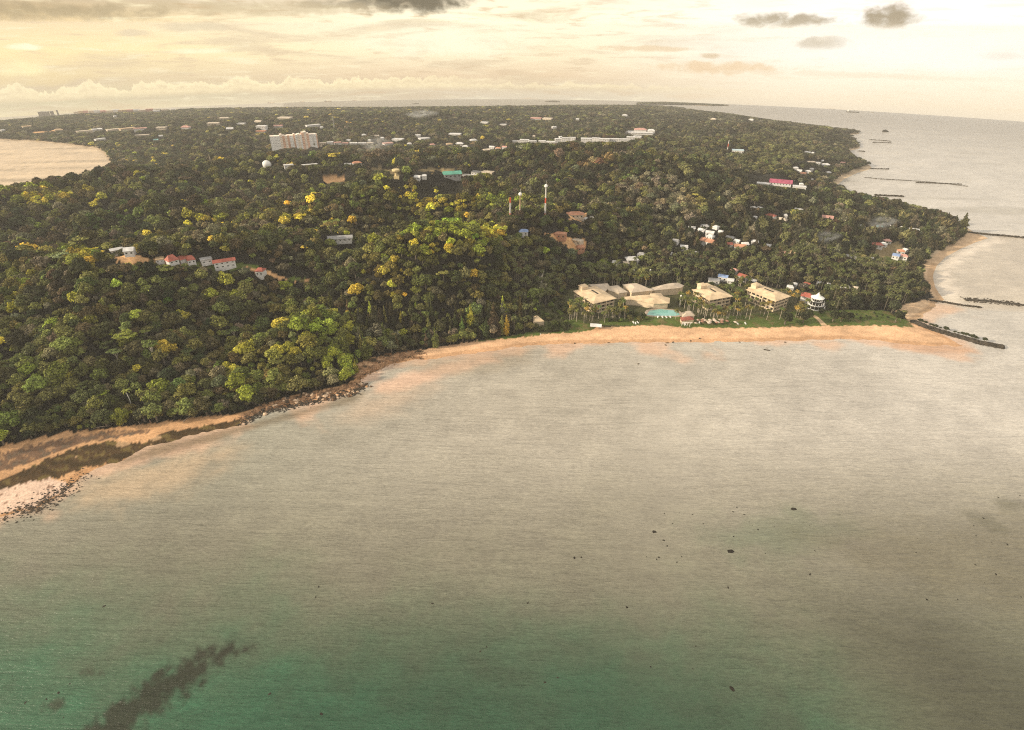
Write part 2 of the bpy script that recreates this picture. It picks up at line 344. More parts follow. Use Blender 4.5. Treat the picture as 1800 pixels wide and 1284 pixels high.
# rocky, orange-brown shore of the left headland, brown weed on the reef flat
def pzone(pp, x=GX, y=GY, blur=None): return inside(pix_poly(pp), x+jx, y+jy)
rocky = pzone([(415,742),(440,722),(500,702),(560,690),(625,672),(625,640),(680,622),(740,616),(745,634),(690,650),(650,668),(645,690),(560,712),(430,755)])
C[rocky] = (.30, .165, .085)
C[rocky & (nz[..., 0] > .35)] = (.55, .34, .19); C[rocky & (nz[..., 0] < -.5)] = (.07, .05, .03)
wet = (SG < 5) & (SG > -8) & mb & (R2 < 700); C[wet] = C[wet]*np.array([.80, .76, .72])
band = pzone([(-300,905),(0,832),(60,812),(110,792),(160,776),(215,768),(262,762),(262,755),(215,758),(130,766),(60,782),(0,796),(-300,870)])
C[band] = (.17, .10, .06); C[band & (nz[..., 0] > .6)] = (.30, .175, .09); C[band & (nz[..., 0] < -.4)] = (.15, .105, .07)
weed = pzone([(-300,950),(0,846),(60,818),(110,797),(160,781),(205,775),(235,782),(262,778),(275,766),(335,754),(420,740),(430,758),(340,772),(265,792),(200,818),(150,824),(110,840),(60,846),(0,866),(-300,990)])
C[weed] = (.075, .045, .02); C[weed & (nz[..., 0] > .6)] = (.12, .085, .03); C[weed & (nz[..., 0] < -.2)] = (.055, .035, .015); C[weed & (nz2[..., 0] > .9)] = (.34, .22, .12)
pale = pzone([(-300,1010),(0,905),(50,896),(118,862),(118,845),(80,842),(30,852),(0,862),(-300,960)])
C[pale] = (.60, .43, .32); C[pale & (nz[..., 0] > .8)] = (.2, .12, .08)
C *= 1+.10*nz+.12*nz2
C = np.clip(C, .01, .9)
def grid_mesh(name, X, Y, Z, keep=None):
    nr, na = X.shape
    idx = np.arange(nr*na).reshape(nr, na)
    q = np.stack([idx[:-1, :-1], idx[:-1, 1:], idx[1:, 1:], idx[1:, :-1]], -1)
    if keep is not None:
        kf = keep[:-1, :-1] | keep[:-1, 1:] | keep[1:, 1:] | keep[1:, :-1]; q = q[kf]
    q = q.reshape(-1, 4)
    used = np.zeros(nr*na, bool); used[q] = True; remap = np.cumsum(used)-1; q = remap[q]
    V = np.stack([X, Y, Z], -1).reshape(-1, 3)[used]
    me = bpy.data.meshes.new(name); me.vertices.add(len(V)); me.vertices.foreach_set('co', V.ravel())
    me.loops.add(q.size); me.loops.foreach_set('vertex_index', q.ravel().astype(np.int32))
    me.polygons.add(len(q)); me.polygons.foreach_set('loop_start', (np.arange(len(q))*4).astype(np.int32))
    me.update(calc_edges=True); me.shade_smooth(); return me, used
def vcol(me, name, arr, used):
    a = me.color_attributes.new(name, 'FLOAT_COLOR', 'POINT')
    d = np.ones((used.sum(), 4), np.float32); d[:, :3] = arr.reshape(-1, 3)[used]; a.data.foreach_set('color', d.ravel())
me, used = grid_mesh('ground', GX, GY, HG+zsea(GX, GY), SG > -22)
vcol(me, 'tone', C, used)
m = bpy.data.materials.new('ground_cover'); m.use_nodes = True; nt = m.node_tree; b = nt.nodes['Principled BSDF']
at = node(nt, 'ShaderNodeAttribute', attribute_name='tone').outputs['Color']; g = node(nt, 'ShaderNodeNewGeometry').outputs['Position']
n = noise(nt, g, .9, 6., .65); k = ramp(nt, n, .25, .75, .72, 1.25); kk = node(nt, 'ShaderNodeCombineXYZ', {0: k, 1: k, 2: k}).outputs[0]
nt.links.new(mixc(nt, 1., at, kk, 'MULTIPLY'), b.inputs['Base Color']); b.inputs['Roughness'].default_value = .9; b.inputs['Specular IOR Level'].default_value = .1
bp = node(nt, 'ShaderNodeBump', {'Strength': .6, 'Distance': .4, 'Height': n}); nt.links.new(bp.outputs[0], b.inputs['Normal'])
me.materials.append(m); tag(link('ground', me), kind='structure')
# ------------------------------------------------------------------ sea
WAZ = np.radians(np.concatenate([np.arange(-180, -60, 4), np.arange(-60, 60, .22), np.arange(60, 181, 4)]))
WRR = np.concatenate([[1, 30, 60, 80], np.geomspace(95, 5200, 430)])
A3, R3 = np.meshgrid(WAZ, WRR); WX = R3*np.sin(A3); WY = R3*np.cos(A3); ws = -sdist(COAST, WX, WY)
wpx, wpy = project(WX, WY, zsea(WX, WY)); front = np.abs(A3) < math.radians(58); wpx = np.where(front, wpx, 900); wpy = np.where(front, wpy, 1500)
n_a = snoise(WX, WY, 120, 4, 1); n_b = snoise(WX, WY, 30, 3, 2); n_c = snoise(WX, WY, 400, 3, 3)
def mixw(c, col, f): return c*(1-f[..., None])+np.array(col)*f[..., None]
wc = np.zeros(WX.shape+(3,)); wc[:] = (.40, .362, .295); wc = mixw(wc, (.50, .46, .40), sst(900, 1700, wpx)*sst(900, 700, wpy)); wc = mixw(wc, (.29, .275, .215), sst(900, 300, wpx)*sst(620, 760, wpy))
depth = np.clip(ws+n_a*14, 0, None)
n_d = snoise(WX, WY, 11, 3, 8)
def wzone(pp, soft, amp=1., fine=0.):
    P = poly_world(pp); s_ = sdist(P, WX, WY)+n_b*min(soft, 9)*.35+n_a*min(soft, 26)*.22+n_d*fine; return sst(-soft, soft, s_)*amp
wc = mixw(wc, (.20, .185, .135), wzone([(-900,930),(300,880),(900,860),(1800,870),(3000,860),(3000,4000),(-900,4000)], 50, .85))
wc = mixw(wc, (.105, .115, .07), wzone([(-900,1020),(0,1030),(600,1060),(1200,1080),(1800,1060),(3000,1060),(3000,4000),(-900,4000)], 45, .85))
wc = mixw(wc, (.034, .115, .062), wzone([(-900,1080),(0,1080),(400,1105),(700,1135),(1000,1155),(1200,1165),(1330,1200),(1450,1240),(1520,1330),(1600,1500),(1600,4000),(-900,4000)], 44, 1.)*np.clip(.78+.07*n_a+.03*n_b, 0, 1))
wc = mixw(wc, (.05, .11, .055), wzone([(1230,930),(1400,905),(1500,930),(1420,970),(1290,965)], 12, .35))
wc = mixw(wc, (.020, .048, .028), sst(170, 105, R3)*.55)
# brownish deeper tongue at lower right
a, bq = unproj(np.array([1640.]), np.array([1130.])); c, d = unproj(np.array([1800.]), np.array([1284.]))
tongue = np.exp(-(((wpx-1640-(wpy-1120)*.9)/190)**2+((wpy-1120)/170)**2)) if False else 0
wc = mixw(wc, (.052, .048, .032), wzone([(1480,1080),(1560,1040),(1640,1060),(1800,1150),(2000,1284),(2000,1600),(1700,1400),(1600,1240),(1520,1160)], 26, .6))
wc = mixw(wc, (.15, .13, .085), wzone([(1400,940),(1600,930),(1900,900),(2000,1000),(1800,1080),(1560,1020)], 14, .55))
# seagrass bed at lower left and its outliers
wc = mixw(wc, (.028, .024, .016), wzone([(120,1310),(170,1262),(230,1215),(300,1178),(340,1150),(375,1136),(420,1133),(440,1142),(400,1158),(380,1166),(350,1200),(310,1228),(255,1262),(225,1300),(140,1340)], 3.2, .85, 2.6))
wc = mixw(wc, (.04, .04, .025), wzone([(128,1185),(150,1175),(185,1184),(160,1192),(135,1192)], 1.5, .8, 1.5))
wc = mixw(wc, (.04, .04, .025), wzone([(75,1238),(100,1228),(122,1234),(95,1244)], 1.5, .75, 1.5))
wc = mixw(wc, (.13, .12, .08), wzone([(1700,905),(1740,905),(1775,932),(1750,938),(1715,922)], 3, .6))
wc = mixw(wc, (.13, .12, .08), wzone([(1745,880),(1800,878),(1830,892),(1760,894)], 3, .7))
# shallow pink sand near the beach, the sand bar off the headland
wc = mixw(wc, (.66, .43, .29), sst(16, 0, depth)*sst(760, 600, R3)*.75)
wc = mixw(wc, (.66, .43, .30), wzone([(668,672),(700,664),(780,640),(860,628),(880,634),(800,655),(740,676),(690,690),(660,690)], 5, .75))
wc = mixw(wc, (.50, .36, .25), wzone([(640,700),(700,690),(760,680),(720,710),(660,735),(600,740)], 14, .5))
wc = mixw(wc, (.60, .42, .26), wzone([(150,850),(240,830),(360,790),(420,790),(330,850),(230,880),(150,880)], 12, .5))
wc = mixw(wc, (.30, .24, .16), wzone([(700,640),(850,622),(940,612),(930,640),(850,660),(760,660)], 6, .35))
wc = mixw(wc, (.16, .12, .07), wzone([(195,812),(300,778),(420,750),(600,702),(640,690),(620,708),(450,752),(330,790),(215,818)], 3.5, .7))
wc = mixw(wc, (.55, .33, .20), wzone([(1560,600),(1640,600),(1700,612),(1720,620),(1640,622),(1570,612)], 3, .8))
wc = mixw(wc, (.62, .42, .28), wzone([(1570,560),(1600,535),(1645,530),(1700,545),(1660,552),(1630,575),(1600,572)], 4, .7))
# right-hand lagoon flats and the left bay's tidal streaks
lag = wzone([(1640,530),(1630,470),(1700,425),(1760,414),(2100,430),(2100,560),(1720,545)], 5, 1.)
wc = mixw(wc, (.46, .40, .32), lag)
ring = np.exp(-((ws-9-n_b*3)/7)**2)*lag; wc = mixw(wc, (.72, .62, .50), ring*.8)
bay = (wpx < 230) & (wpy < 380) & (wpy > 235)
st = snoise(WX*.35, WY*2.2, 190, 5, 4)
wc = mixw(wc, (.60, .45, .29), bay*1.)
wc = mixw(wc, (.30, .22, .13), bay*sst(.25, 1.1, st)*.75); wc = mixw(wc, (.80, .60, .38), bay*sst(-.3, -1.1, st)*.6)
# long faint streaks and slicks on the right-hand sea
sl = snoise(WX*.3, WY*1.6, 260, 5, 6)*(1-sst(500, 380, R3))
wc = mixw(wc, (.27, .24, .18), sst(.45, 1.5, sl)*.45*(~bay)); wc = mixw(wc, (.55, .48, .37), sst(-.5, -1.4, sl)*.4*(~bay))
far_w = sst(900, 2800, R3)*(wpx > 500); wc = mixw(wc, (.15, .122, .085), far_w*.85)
wc = np.clip(wc*(1+.06*n_b[..., None]+.05*n_a[..., None]), .01, .9)
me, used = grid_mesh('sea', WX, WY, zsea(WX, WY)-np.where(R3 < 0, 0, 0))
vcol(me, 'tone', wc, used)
m = bpy.data.materials.new('sea_water'); m.use_nodes = True; nt = m.node_tree; b = nt.nodes['Principled BSDF']
at = node(nt, 'ShaderNodeAttribute', attribute_name='tone').outputs['Color']; g = node(nt, 'ShaderNodeNewGeometry').outputs['Position']
b.inputs['Roughness'].default_value = .27; b.inputs['IOR'].default_value = 1.33; b.inputs['Specular IOR Level'].default_value = .28
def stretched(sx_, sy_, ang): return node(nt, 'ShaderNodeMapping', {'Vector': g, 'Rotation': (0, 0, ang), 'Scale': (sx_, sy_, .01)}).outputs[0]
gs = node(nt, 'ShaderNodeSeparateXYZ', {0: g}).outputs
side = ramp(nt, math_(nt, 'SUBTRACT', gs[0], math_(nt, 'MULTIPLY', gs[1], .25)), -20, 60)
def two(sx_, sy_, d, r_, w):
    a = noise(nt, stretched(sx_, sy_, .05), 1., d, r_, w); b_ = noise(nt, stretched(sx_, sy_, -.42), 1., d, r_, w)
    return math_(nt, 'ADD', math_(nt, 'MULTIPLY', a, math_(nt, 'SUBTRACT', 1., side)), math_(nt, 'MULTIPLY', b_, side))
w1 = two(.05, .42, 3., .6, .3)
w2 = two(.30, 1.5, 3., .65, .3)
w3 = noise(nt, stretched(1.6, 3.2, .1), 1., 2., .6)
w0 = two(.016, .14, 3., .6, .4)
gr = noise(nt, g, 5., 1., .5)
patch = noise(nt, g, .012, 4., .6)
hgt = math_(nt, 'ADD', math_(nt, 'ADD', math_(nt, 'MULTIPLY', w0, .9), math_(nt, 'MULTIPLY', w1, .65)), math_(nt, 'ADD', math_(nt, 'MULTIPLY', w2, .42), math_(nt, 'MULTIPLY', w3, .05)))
bp = node(nt, 'ShaderNodeBump', {'Strength': 1., 'Distance': 1.0, 'Height': hgt}); nt.links.new(bp.outputs[0], b.inputs['Normal'])
k = math_(nt, 'ADD', ramp(nt, w2, .3, .7, -.16, .16), math_(nt, 'ADD', ramp(nt, w1, .3, .7, .92, 1.08), math_(nt, 'ADD', ramp(nt, patch, .3, .7, -.07, .07), ramp(nt, gr, .25, .75, -.2, .2))))  # ripple lights and darks painted along the waves, plus patchy and grainy tone
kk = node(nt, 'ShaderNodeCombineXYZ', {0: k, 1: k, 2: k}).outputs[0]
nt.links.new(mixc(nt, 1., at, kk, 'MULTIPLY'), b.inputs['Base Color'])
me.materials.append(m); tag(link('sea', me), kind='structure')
# ------------------------------------------------------------------ foliage prototypes
def leafy(lobes, nleaf, size, seed, core=.8, flat=0., mats=('leaf', 'bark'), trunk=None, name='tree_crown'):
    """lobes: (x,y,z,rx,rz); leaf-sized quads spread over the lobes, the core inside is toned darker"""
    r = np.random.default_rng(seed); V = []; Fc = []; lf = []
    wts = np.array([l[3]*l[3] for l in lobes]); wts = wts/wts.sum()
    ids = r.choice(len(lobes), nleaf, p=wts)
    for i in ids:
        x, y, z, rx, rz = lobes[i]
        d = r.normal(size=3); d /= np.linalg.norm(d); d[2] = d[2] if d[2] > -.5 else -d[2]
        rad = r.uniform(.78, 1.1)
        c = np.array([x+d[0]*rx*rad, y+d[1]*rx*rad, z+d[2]*rz*rad])
        nrm = d+r.normal(size=3)*.45+np.array([0, 0, .25+flat]); nrm /= np.linalg.norm(nrm)
        u = np.cross(nrm, r.normal(size=3)); u /= np.linalg.norm(u); w = np.cross(nrm, u); s = size*r.uniform(.6, 1.3)
        k = len(V); V += [c+u*s, c+w*s*.8, c-u*s, c-w*s*.8]; Fc.append((k, k+1, k+2, k+3)); lf.append(min(1, max(0, r.normal(.5, .2))))
    if core:
        for x, y, z, rx, rz in lobes:
            k = len(V)
            for j, (ph, n) in enumerate([(-.9, 5), (-.2, 6), (.5, 6), (1.2, 4)]):
                for q in range(6): th = 6.283*q/6+j*.5; V.append(np.array([x+core*rx*math.cos(ph)*math.cos(th)*r.uniform(.85, 1.1), y+core*rx*math.cos(ph)*math.sin(th)*r.uniform(.85, 1.1), z+core*rz*math.sin(ph)]))
            for j in range(3):
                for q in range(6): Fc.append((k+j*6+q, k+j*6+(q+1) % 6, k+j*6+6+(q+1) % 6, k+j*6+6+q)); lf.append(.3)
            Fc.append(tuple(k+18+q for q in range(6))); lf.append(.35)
    nl = len(Fc)
    mb_ = MB(); mb_.v = [tuple(map(float, v)) for v in V]; mb_.f = list(Fc)
    if trunk:
        trunk(mb_)
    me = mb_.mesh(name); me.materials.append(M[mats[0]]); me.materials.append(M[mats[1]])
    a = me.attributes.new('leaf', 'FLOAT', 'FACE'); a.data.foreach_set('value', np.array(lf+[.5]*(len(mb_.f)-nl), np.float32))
    mi = np.zeros(len(mb_.f), np.int32); mi[nl:] = 1; me.polygons.foreach_set('material_index', mi); return me
def broad_lobes(seed, n=9, low=0.):
    r = np.random.default_rng(seed); L = [(0, 0, .05, .62, .5)]
    for i in range(n):
        th = 6.283*i/n+r.uniform(-.4, .4); d = r.uniform(.35, .68); s = r.uniform(.28, .46)
        L.append((d*math.cos(th), d*math.sin(th), r.uniform(-.25-low, .35)*(1.1-d*.5), s, s*r.uniform(.7, 1.)))
    for i in range(3): L.append((r.uniform(-.3, .3), r.uniform(-.3, .3), r.uniform(.35, .55), r.uniform(.25, .36), .26))
    return L
def tk(mb_): mb_.tube([(0, 0, -1.9), (.03, 0, -.9), (0, 0, 0)], [.09, .07, .05], 5)
def tubr(mb_):
    mb_.tube([(0, 0, -1.9), (.03, 0, -.9), (0, 0, -.1)], [.085, .065, .045], 6)
    for a in range(4): mb_.tube([(.02, 0, -.8), (.35*math.cos(a*1.6), .35*math.sin(a*1.6), -.1), (.6*math.cos(a*1.6), .6*math.sin(a*1.6), .2)], [.04, .025, .01], 4)
def pine_lobes(seed):
    r = np.random.default_rng(seed)
    return [(r.uniform(-.1, .1), r.uniform(-.1, .1), z, .62*(1-max(0, (z+.3))/1.9)+.05, .33) for z in np.linspace(-.8, 1.35, 7)]+[(.45*math.cos(i*1.3), .45*math.sin(i*1.3), -.6+.22*i, .3, .25) for i in range(6)]
def flat_lobes(seed):
    r = np.random.default_rng(seed); L = []
    for i in range(9):
        th = i*2.4; d = .25+.08*i; L.append((d*math.cos(th), d*math.sin(th), .3-.14*(i % 3)+r.uniform(-.05, .05), .34, .09))
    return L
def palm_mesh(seed, mats=('leaf', 'bark'), withtrunk=False):
    r = np.random.default_rng(seed); V = []; Fc = []; lf = []
    for i in range(17):
        th = 6.283*i/17+r.uniform(-.15, .15); up = r.uniform(-.2, 1.0); L = r.uniform(.85, 1.1); p = np.array([0., 0, 0]); k = len(V); ang = up
        for j in range(6):
            t = j/5; w = .16*math.sin(math.pi*min(1, t*.85+.12)); side = np.array([-math.sin(th), math.cos(th), 0])
            V += [p+side*w+np.array([0, 0, -.06*w]), p, p-side*w+np.array([0, 0, -.06*w])]
            p = p+np.array([math.cos(th)*math.cos(ang), math.sin(th)*math.cos(ang), math.sin(ang)])*L/5; ang -= .38
        for j in range(5):
            a = k+j*3; Fc += [(a, a+1, a+4, a+3), (a+1, a+2, a+5, a+4)]; lf += [r.uniform(.3, .9)]*2
    mb_ = MB(); mb_.v = [tuple(map(float, v)) for v in V]; mb_.f = list(Fc); nl = len(Fc)
    if withtrunk: mb_.tube([(0, 0, -3.2), (.08, .02, -1.6), (0, 0, 0)], [.09, .06, .05], 5)
    me = mb_.mesh('palm_crown'); me.materials.append(M[mats[0]]); me.materials.append(M[mats[1]])
    a = me.attributes.new('leaf', 'FLOAT', 'FACE'); a.data.foreach_set('value', np.array(lf+[.5]*(len(mb_.f)-nl), np.float32))
    mi = np.zeros(len(mb_.f), np.int32); mi[nl:] = 1; me.polygons.foreach_set('material_index', mi); return me
protos = []                                                        # forest prototypes, used by the canopy only
inst = ('leaf_inst', 'bark_inst')
for i in range(9): protos.append(leafy(broad_lobes(i, 7+i % 4), 620, .125, i, trunk=tk, mats=inst))
for i in range(2): protos.append(leafy(pine_lobes(20+i), 480, .11, 20+i, trunk=tk, mats=inst))
protos.append(leafy(flat_lobes(3), 420, .12, 31, core=.6, flat=1., trunk=tk, mats=inst))
for i in range(2): protos.append(palm_mesh(40+i, inst, True))
NB, PINE, FLAT, PALM = 9, (9, 10), 11, (12, 13)
# ------------------------------------------------------------------ things that need room in the forest
CLEAR = []          # (azimuth, distance, half width m, visible height m)
def clear(x, y, hw, vis=1.5): CLEAR.append((math.atan2(x, y), math.hypot(x, y), hw, vis))
# ------------------------------------------------------------------ houses
WHITE, CREAM, RED, PINK, BLUE, GREY, TAN, TEAL, TERRA, DGREY, MAG = (.60,.58,.55), (.56,.47,.36), (.34,.10,.07), (.50,.27,.22), (.22,.30,.48), (.32,.31,.30), (.48,.34,.20), (.22,.40,.37), (.46,.22,.13), (.16,.16,.16), (.34,.08,.13)
CN = {WHITE: 'white', CREAM: 'cream', RED: 'red', PINK: 'pink', BLUE: 'blue', GREY: 'grey', TAN: 'tan', TEAL: 'green', TERRA: 'terracotta', DGREY: 'charcoal', MAG: 'magenta'}
U = {}
U['wall'] = MB().box(-.5, .5, -.5, .5, -.6, 1).mesh('house_wall', M['paint'])
U['hip'] = MB().add([(-.56,-.58,0),(.56,-.58,0),(.56,.58,0),(-.56,.58,0),(-.25,0,1),(.25,0,1),(-.56,-.58,-.06),(.56,-.58,-.06),(.56,.58,-.06),(-.56,.58,-.06)],
    [(0,1,5,4),(1,2,5),(2,3,4,5),(3,0,4),(9,8,7,6),(0,6,7,1),(1,7,8,2),(2,8,9,3),(3,9,6,0)]).mesh('hip_roof', M['roof'])
U['gable'] = MB().add([(-.55,-.58,0),(.55,-.58,0),(.55,.58,0),(-.55,.58,0),(-.55,0,1),(.55,0,1),(-.55,-.58,-.08),(.55,-.58,-.08),(.55,.58,-.08),(-.55,.58,-.08)],
    [(0,1,5,4),(1,2,5),(2,3,4,5),(3,0,4),(9,8,7,6),(0,6,7,1),(1,7,8,2),(2,8,9,3),(3,9,6,0)]).mesh('gable_roof', M['roof'])
U['flat'] = MB().box(-.53, .53, -.54, .54, 0, .4).mesh('flat_roof', M['roof'])
U['window'] = MB().box(-.5, .5, -.5, .5, -.5, .5).mesh('window', M['glass'])
U['door'] = MB().box(-.5, .5, -.5, .5, 0, 1).mesh('door', M['wood'])
def house(px, py, wpx, hgt, col, label, kind='hip', ratio=.65, wall=WHITE, group=None, name='village_house', cat='house', rot=None, rise=None, cl=True, storeys=1, at=None):
    x, y, z = hit(px, py) if at is None else at; s = mpp(x, y, z); w = wpx*s/1.12; hgt = hgt*(.85 if wpx < 15 else 1); d = w*ratio
    if w < 14: d = max(d, 6.)
    rz = -math.atan2(x, y)+(rot if rot is not None else random.uniform(-.5, .5))
    root = tag(link(name, None, (x, y, z), rz), label, cat, group)
    link('wall', U['wall'], (0, 0, 0), 0, root, (w, d, hgt), wall)
    link('roof', U[kind], (0, 0, hgt), 0, root, (w, d, rise or max(1.2, min(w, d)*.28)), col)
    if wpx > 9:
        n = max(2, min(8, int(w/3.6)))
        for st in range(storeys):
            for k in range(n):
                zc = hgt*(st+.55)/storeys
                link('window', U['window'], ((k+.5)/n*w-w/2, -d/2, zc), 0, root, (w/n*(.38 if s < 1 else .24), .08, hgt/storeys*.28))
    if cl: clear(x, y, w*.5+1+(2 if s > .9 else 0), hgt*(.9 if s < .9 and wpx < 15 else .6 if s < .9 else .25)+.5)
    return root
ORD = ['leftmost', 'second from the left', 'third from the left', 'fourth from the left', 'fifth from the left', 'sixth from the left', 'seventh from the left', 'eighth from the left', 'ninth from the left', 'tenth from the left',
       'eleventh from the left', 'twelfth from the left', 'thirteenth from the left', 'fourteenth from the left', 'fifteenth from the left', 'sixteenth from the left', 'seventeenth from the left', 'eighteenth from the left', 'nineteenth from the left', 'twentieth from the left', 'twenty-first from the left', 'rightmost but one', 'rightmost']
ORN = ['leftmost']+[f'{q} from left' for q in ('2nd','3rd','4th','5th','6th','7th','8th','9th','10th','11th','12th','13th','14th','15th','16th','17th','18th','19th','20th','21st','22nd','23rd')]
def cluster(phrase, items, group, name='village_house', cat='house', kinds=('hip', 'gable')):
    by = {}
    for it in sorted(items, key=lambda t: t[0]):
        px, py, w, h, c = it[:5]; by[c] = by.get(c, 0)+1; n = sum(1 for q in items if q[4] == c)
        kd = it[5] if len(it) > 5 else kinds[int(px) % len(kinds)]
        word = {'flat': 'flat', 'hip': 'hipped', 'gable': 'gabled'}[kd]
        lab = f'{CN[c]} {word}-roofed {cat}, the only {CN[c]} one {phrase}' if n == 1 else f'{CN[c]} {word}-roofed {cat}, {ORN[by[c]-1]} among {CN[c]} roofs {phrase}'
        house(px, py, w, h, c, lab, kd, ratio=it[6] if len(it) > 6 else .65, group=group, name=name, cat=cat, wall=WHITE if c not in (TAN, CREAM) else CREAM, storeys=1 if h < 6 else int(h/3))
W_, R_, P_, B_, G_, T_, K_, C_ = WHITE, RED, PINK, BLUE, GREY, TAN, TERRA, CREAM
cluster('in the village behind the hotel', [(1215,406,13,3,W_),(1233,409,13,3,W_),(1238,403,15,3,G_),(1247,414,15,3,W_),(1258,403,9,3,W_),(1266,412,9,3,W_),(1248,420,13,3,W_),(1243,430,25,3.5,K_),(1201,440,14,3,W_),(1187,429,11,3,G_),
   (1283,423,15,3,G_),(1295,428,10,3,W_),(1281,434,10,3.5,R_),(1299,440,21,3.5,K_),(1309,433,11,3,W_),(1326,429,13,3,W_),(1349,438,10,4,W_),(1183,452,9,3,W_),(1222,450,8,3,W_),(1213,453,6,3,W_),(1373,449,13,3,P_),(1393,450,15,3,T_)], 'village houses in the palms behind the hotel')
cluster('on the slope below the school', [(1324,369,9,3,W_),(1335,371,9,3,W_),(1354,385,17,4,R_),(1372,391,21,3,C_),(1403,374,14,3.5,W_),(1453,388,19,4,P_),(1380,382,5,3,W_),(1327,386,6,3,W_)], 'houses on the slope below the school')
cluster('behind the middle hotel block', [(1270,493,17,4,B_,'gable'),(1289,486,12,7,P_,'hip'),(1304,494,16,5,R_,'gable'),(1283,498,12,3.5,W_,'gable'),(1322,499,13,3,W_,'flat'),(1254,498,20,3,G_,'flat')], 'houses behind the middle hotel blocks')
cluster('among the trees right of the hotel', [(1388,509,11,3,W_),(1396,504,9,3,W_),(1417,505,11,3.5,R_),(1440,503,11,3,W_),(1455,505,6,3,W_),(1504,511,10,3,C_),(1488,510,10,3,G_),(1476,512,7,3,W_)], 'houses among the trees right of the hotel')
cluster('near the lagoon village', [(1514,402,11,3,W_),(1543,403,13,3,TEAL),(1563,402,11,3,W_),(1584,404,7,3,W_),(1601,407,8,3,W_),(1611,408,6,3,W_),(1558,427,12,3,P_),(1540,436,18,4,R_),(1552,433,12,3,W_),
   (1573,456,12,5,B_),(1586,457,14,5,P_),(1582,447,12,4,K_),(1591,443,8,3,W_),(1494,457,20,3,G_,'flat'),(1529,459,10,3,W_)], 'village houses near the lagoon')
cluster('in the far cape village', [(1398,298,9,3,W_),(1405,303,8,3,W_),(1411,308,10,3,K_),(1420,304,10,3,W_),(1426,300,7,3,W_),(1450,293,14,4,W_),(1456,306,8,3,W_),(1425,288,14,3,C_,'flat'),(1436,289,10,3,W_,'flat'),(1445,286,4,4,W_),(1481,289,8,3,P_),(1417,270,6,3,W_),(1422,271,6,3,W_),(1429,271,4,3,W_),(1427,318,4,3,W_),(1344,326,5,3,W_),(1408,327,7,3,W_)], 'houses of the far coastal village')
cluster('around the green-roofed hall', [(735,316,12,3,W_),(746,314,9,3,W_),(823,314,20,3,G_,'flat'),(838,307,18,3,DGREY,'flat'),(858,308,22,3,C_,'flat'),(612,292,13,3,W_,'flat'),(628,291,16,3.5,K_)], 'buildings on the middle ridge')
cluster('in the far low town', [(735,241,9,4,W_),(746,248,20,4,W_,'flat'),(800,240,22,4,W_,'flat'),(832,250,14,4,W_),(790,257,12,4,T_),(808,256,14,4,W_),(818,261,11,4,W_),(760,258,10,4,P_),(700,249,20,4,W_,'flat'),(682,256,18,4,P_,'flat'),(663,242,8,4,C_),(640,240,8,4,W_),(672,246,7,4,W_),(855,267,12,4,C_),(865,262,10,4,W_),(876,264,11,4,K_),(887,262,9,4,P_),(720,256,8,4,W_),(650,250,6,4,W_)], 'low town buildings beyond the ridge', 'town_building', 'building')
cluster('right of the orange apartment block', [(568,256,12,5,C_,'flat'),(581,255,12,5,W_,'flat'),(594,256,13,6,P_,'flat'),(607,256,12,5,P_,'flat'),(613,251,8,6,W_,'flat'),(622,256,14,5,W_,'flat'),(637,256,14,5,W_,'flat'),(651,256,12,5,C_,'flat')], 'terrace row beside the apartment block', 'town_building', 'building')
cluster('on the far left plain', [(6,232,7,5,W_),(104,231,13,4,T_),(150,235,26,5,C_,'flat',.3),(167,232,8,6,W_),(177,231,8,6,W_),(200,232,22,5,C_,'flat',.4),(225,231,26,6,T_,'flat',.4),(248,231,22,6,P_,'flat',.4),(286,231,17,8,C_,'flat'),(328,229,15,6,P_),(177,249,18,5,W_,'flat',.4),(251,241,24,4,C_,'flat',.3),(283,242,7,4,W_),(275,249,9,4,TEAL),(203,208,5,8,W_),(376,221,20,4,C_,'flat'),(48,225,14,4,T_,'flat')], 'low buildings on the far left plain', 'town_building', 'building')
cluster('behind the orange apartment block', [(551,226,27,6,W_,'flat',.3),(566,228,6,5,W_),(490,226,16,5,P_,'flat'),(459,235,18,4,K_,'flat'),(461,227,18,5,W_,'flat'),(502,212,24,5,C_,'flat'),(455,217,12,5,C_),(425,221,14,5,W_,'flat'),(395,212,16,5,C_,'flat'),(405,230,12,5,W_)], 'buildings behind the apartment block', 'town_building', 'building')
cluster('on the far wooded plateau', [(852,219,14,5,W_,'flat'),(884,222,14,4,W_,'flat'),(942,213,20,5,P_,'flat'),(963,213,18,5,C_,'flat'),(974,228,9,6,W_),(1015,213,6,5,W_),(1098,206,10,5,W_),(1254,212,10,4,C_),(1320,213,8,4,W_),(985,245,5,5,W_),(938,244,6,5,C_)], 'buildings on the far wooded plateau', 'town_building', 'building')
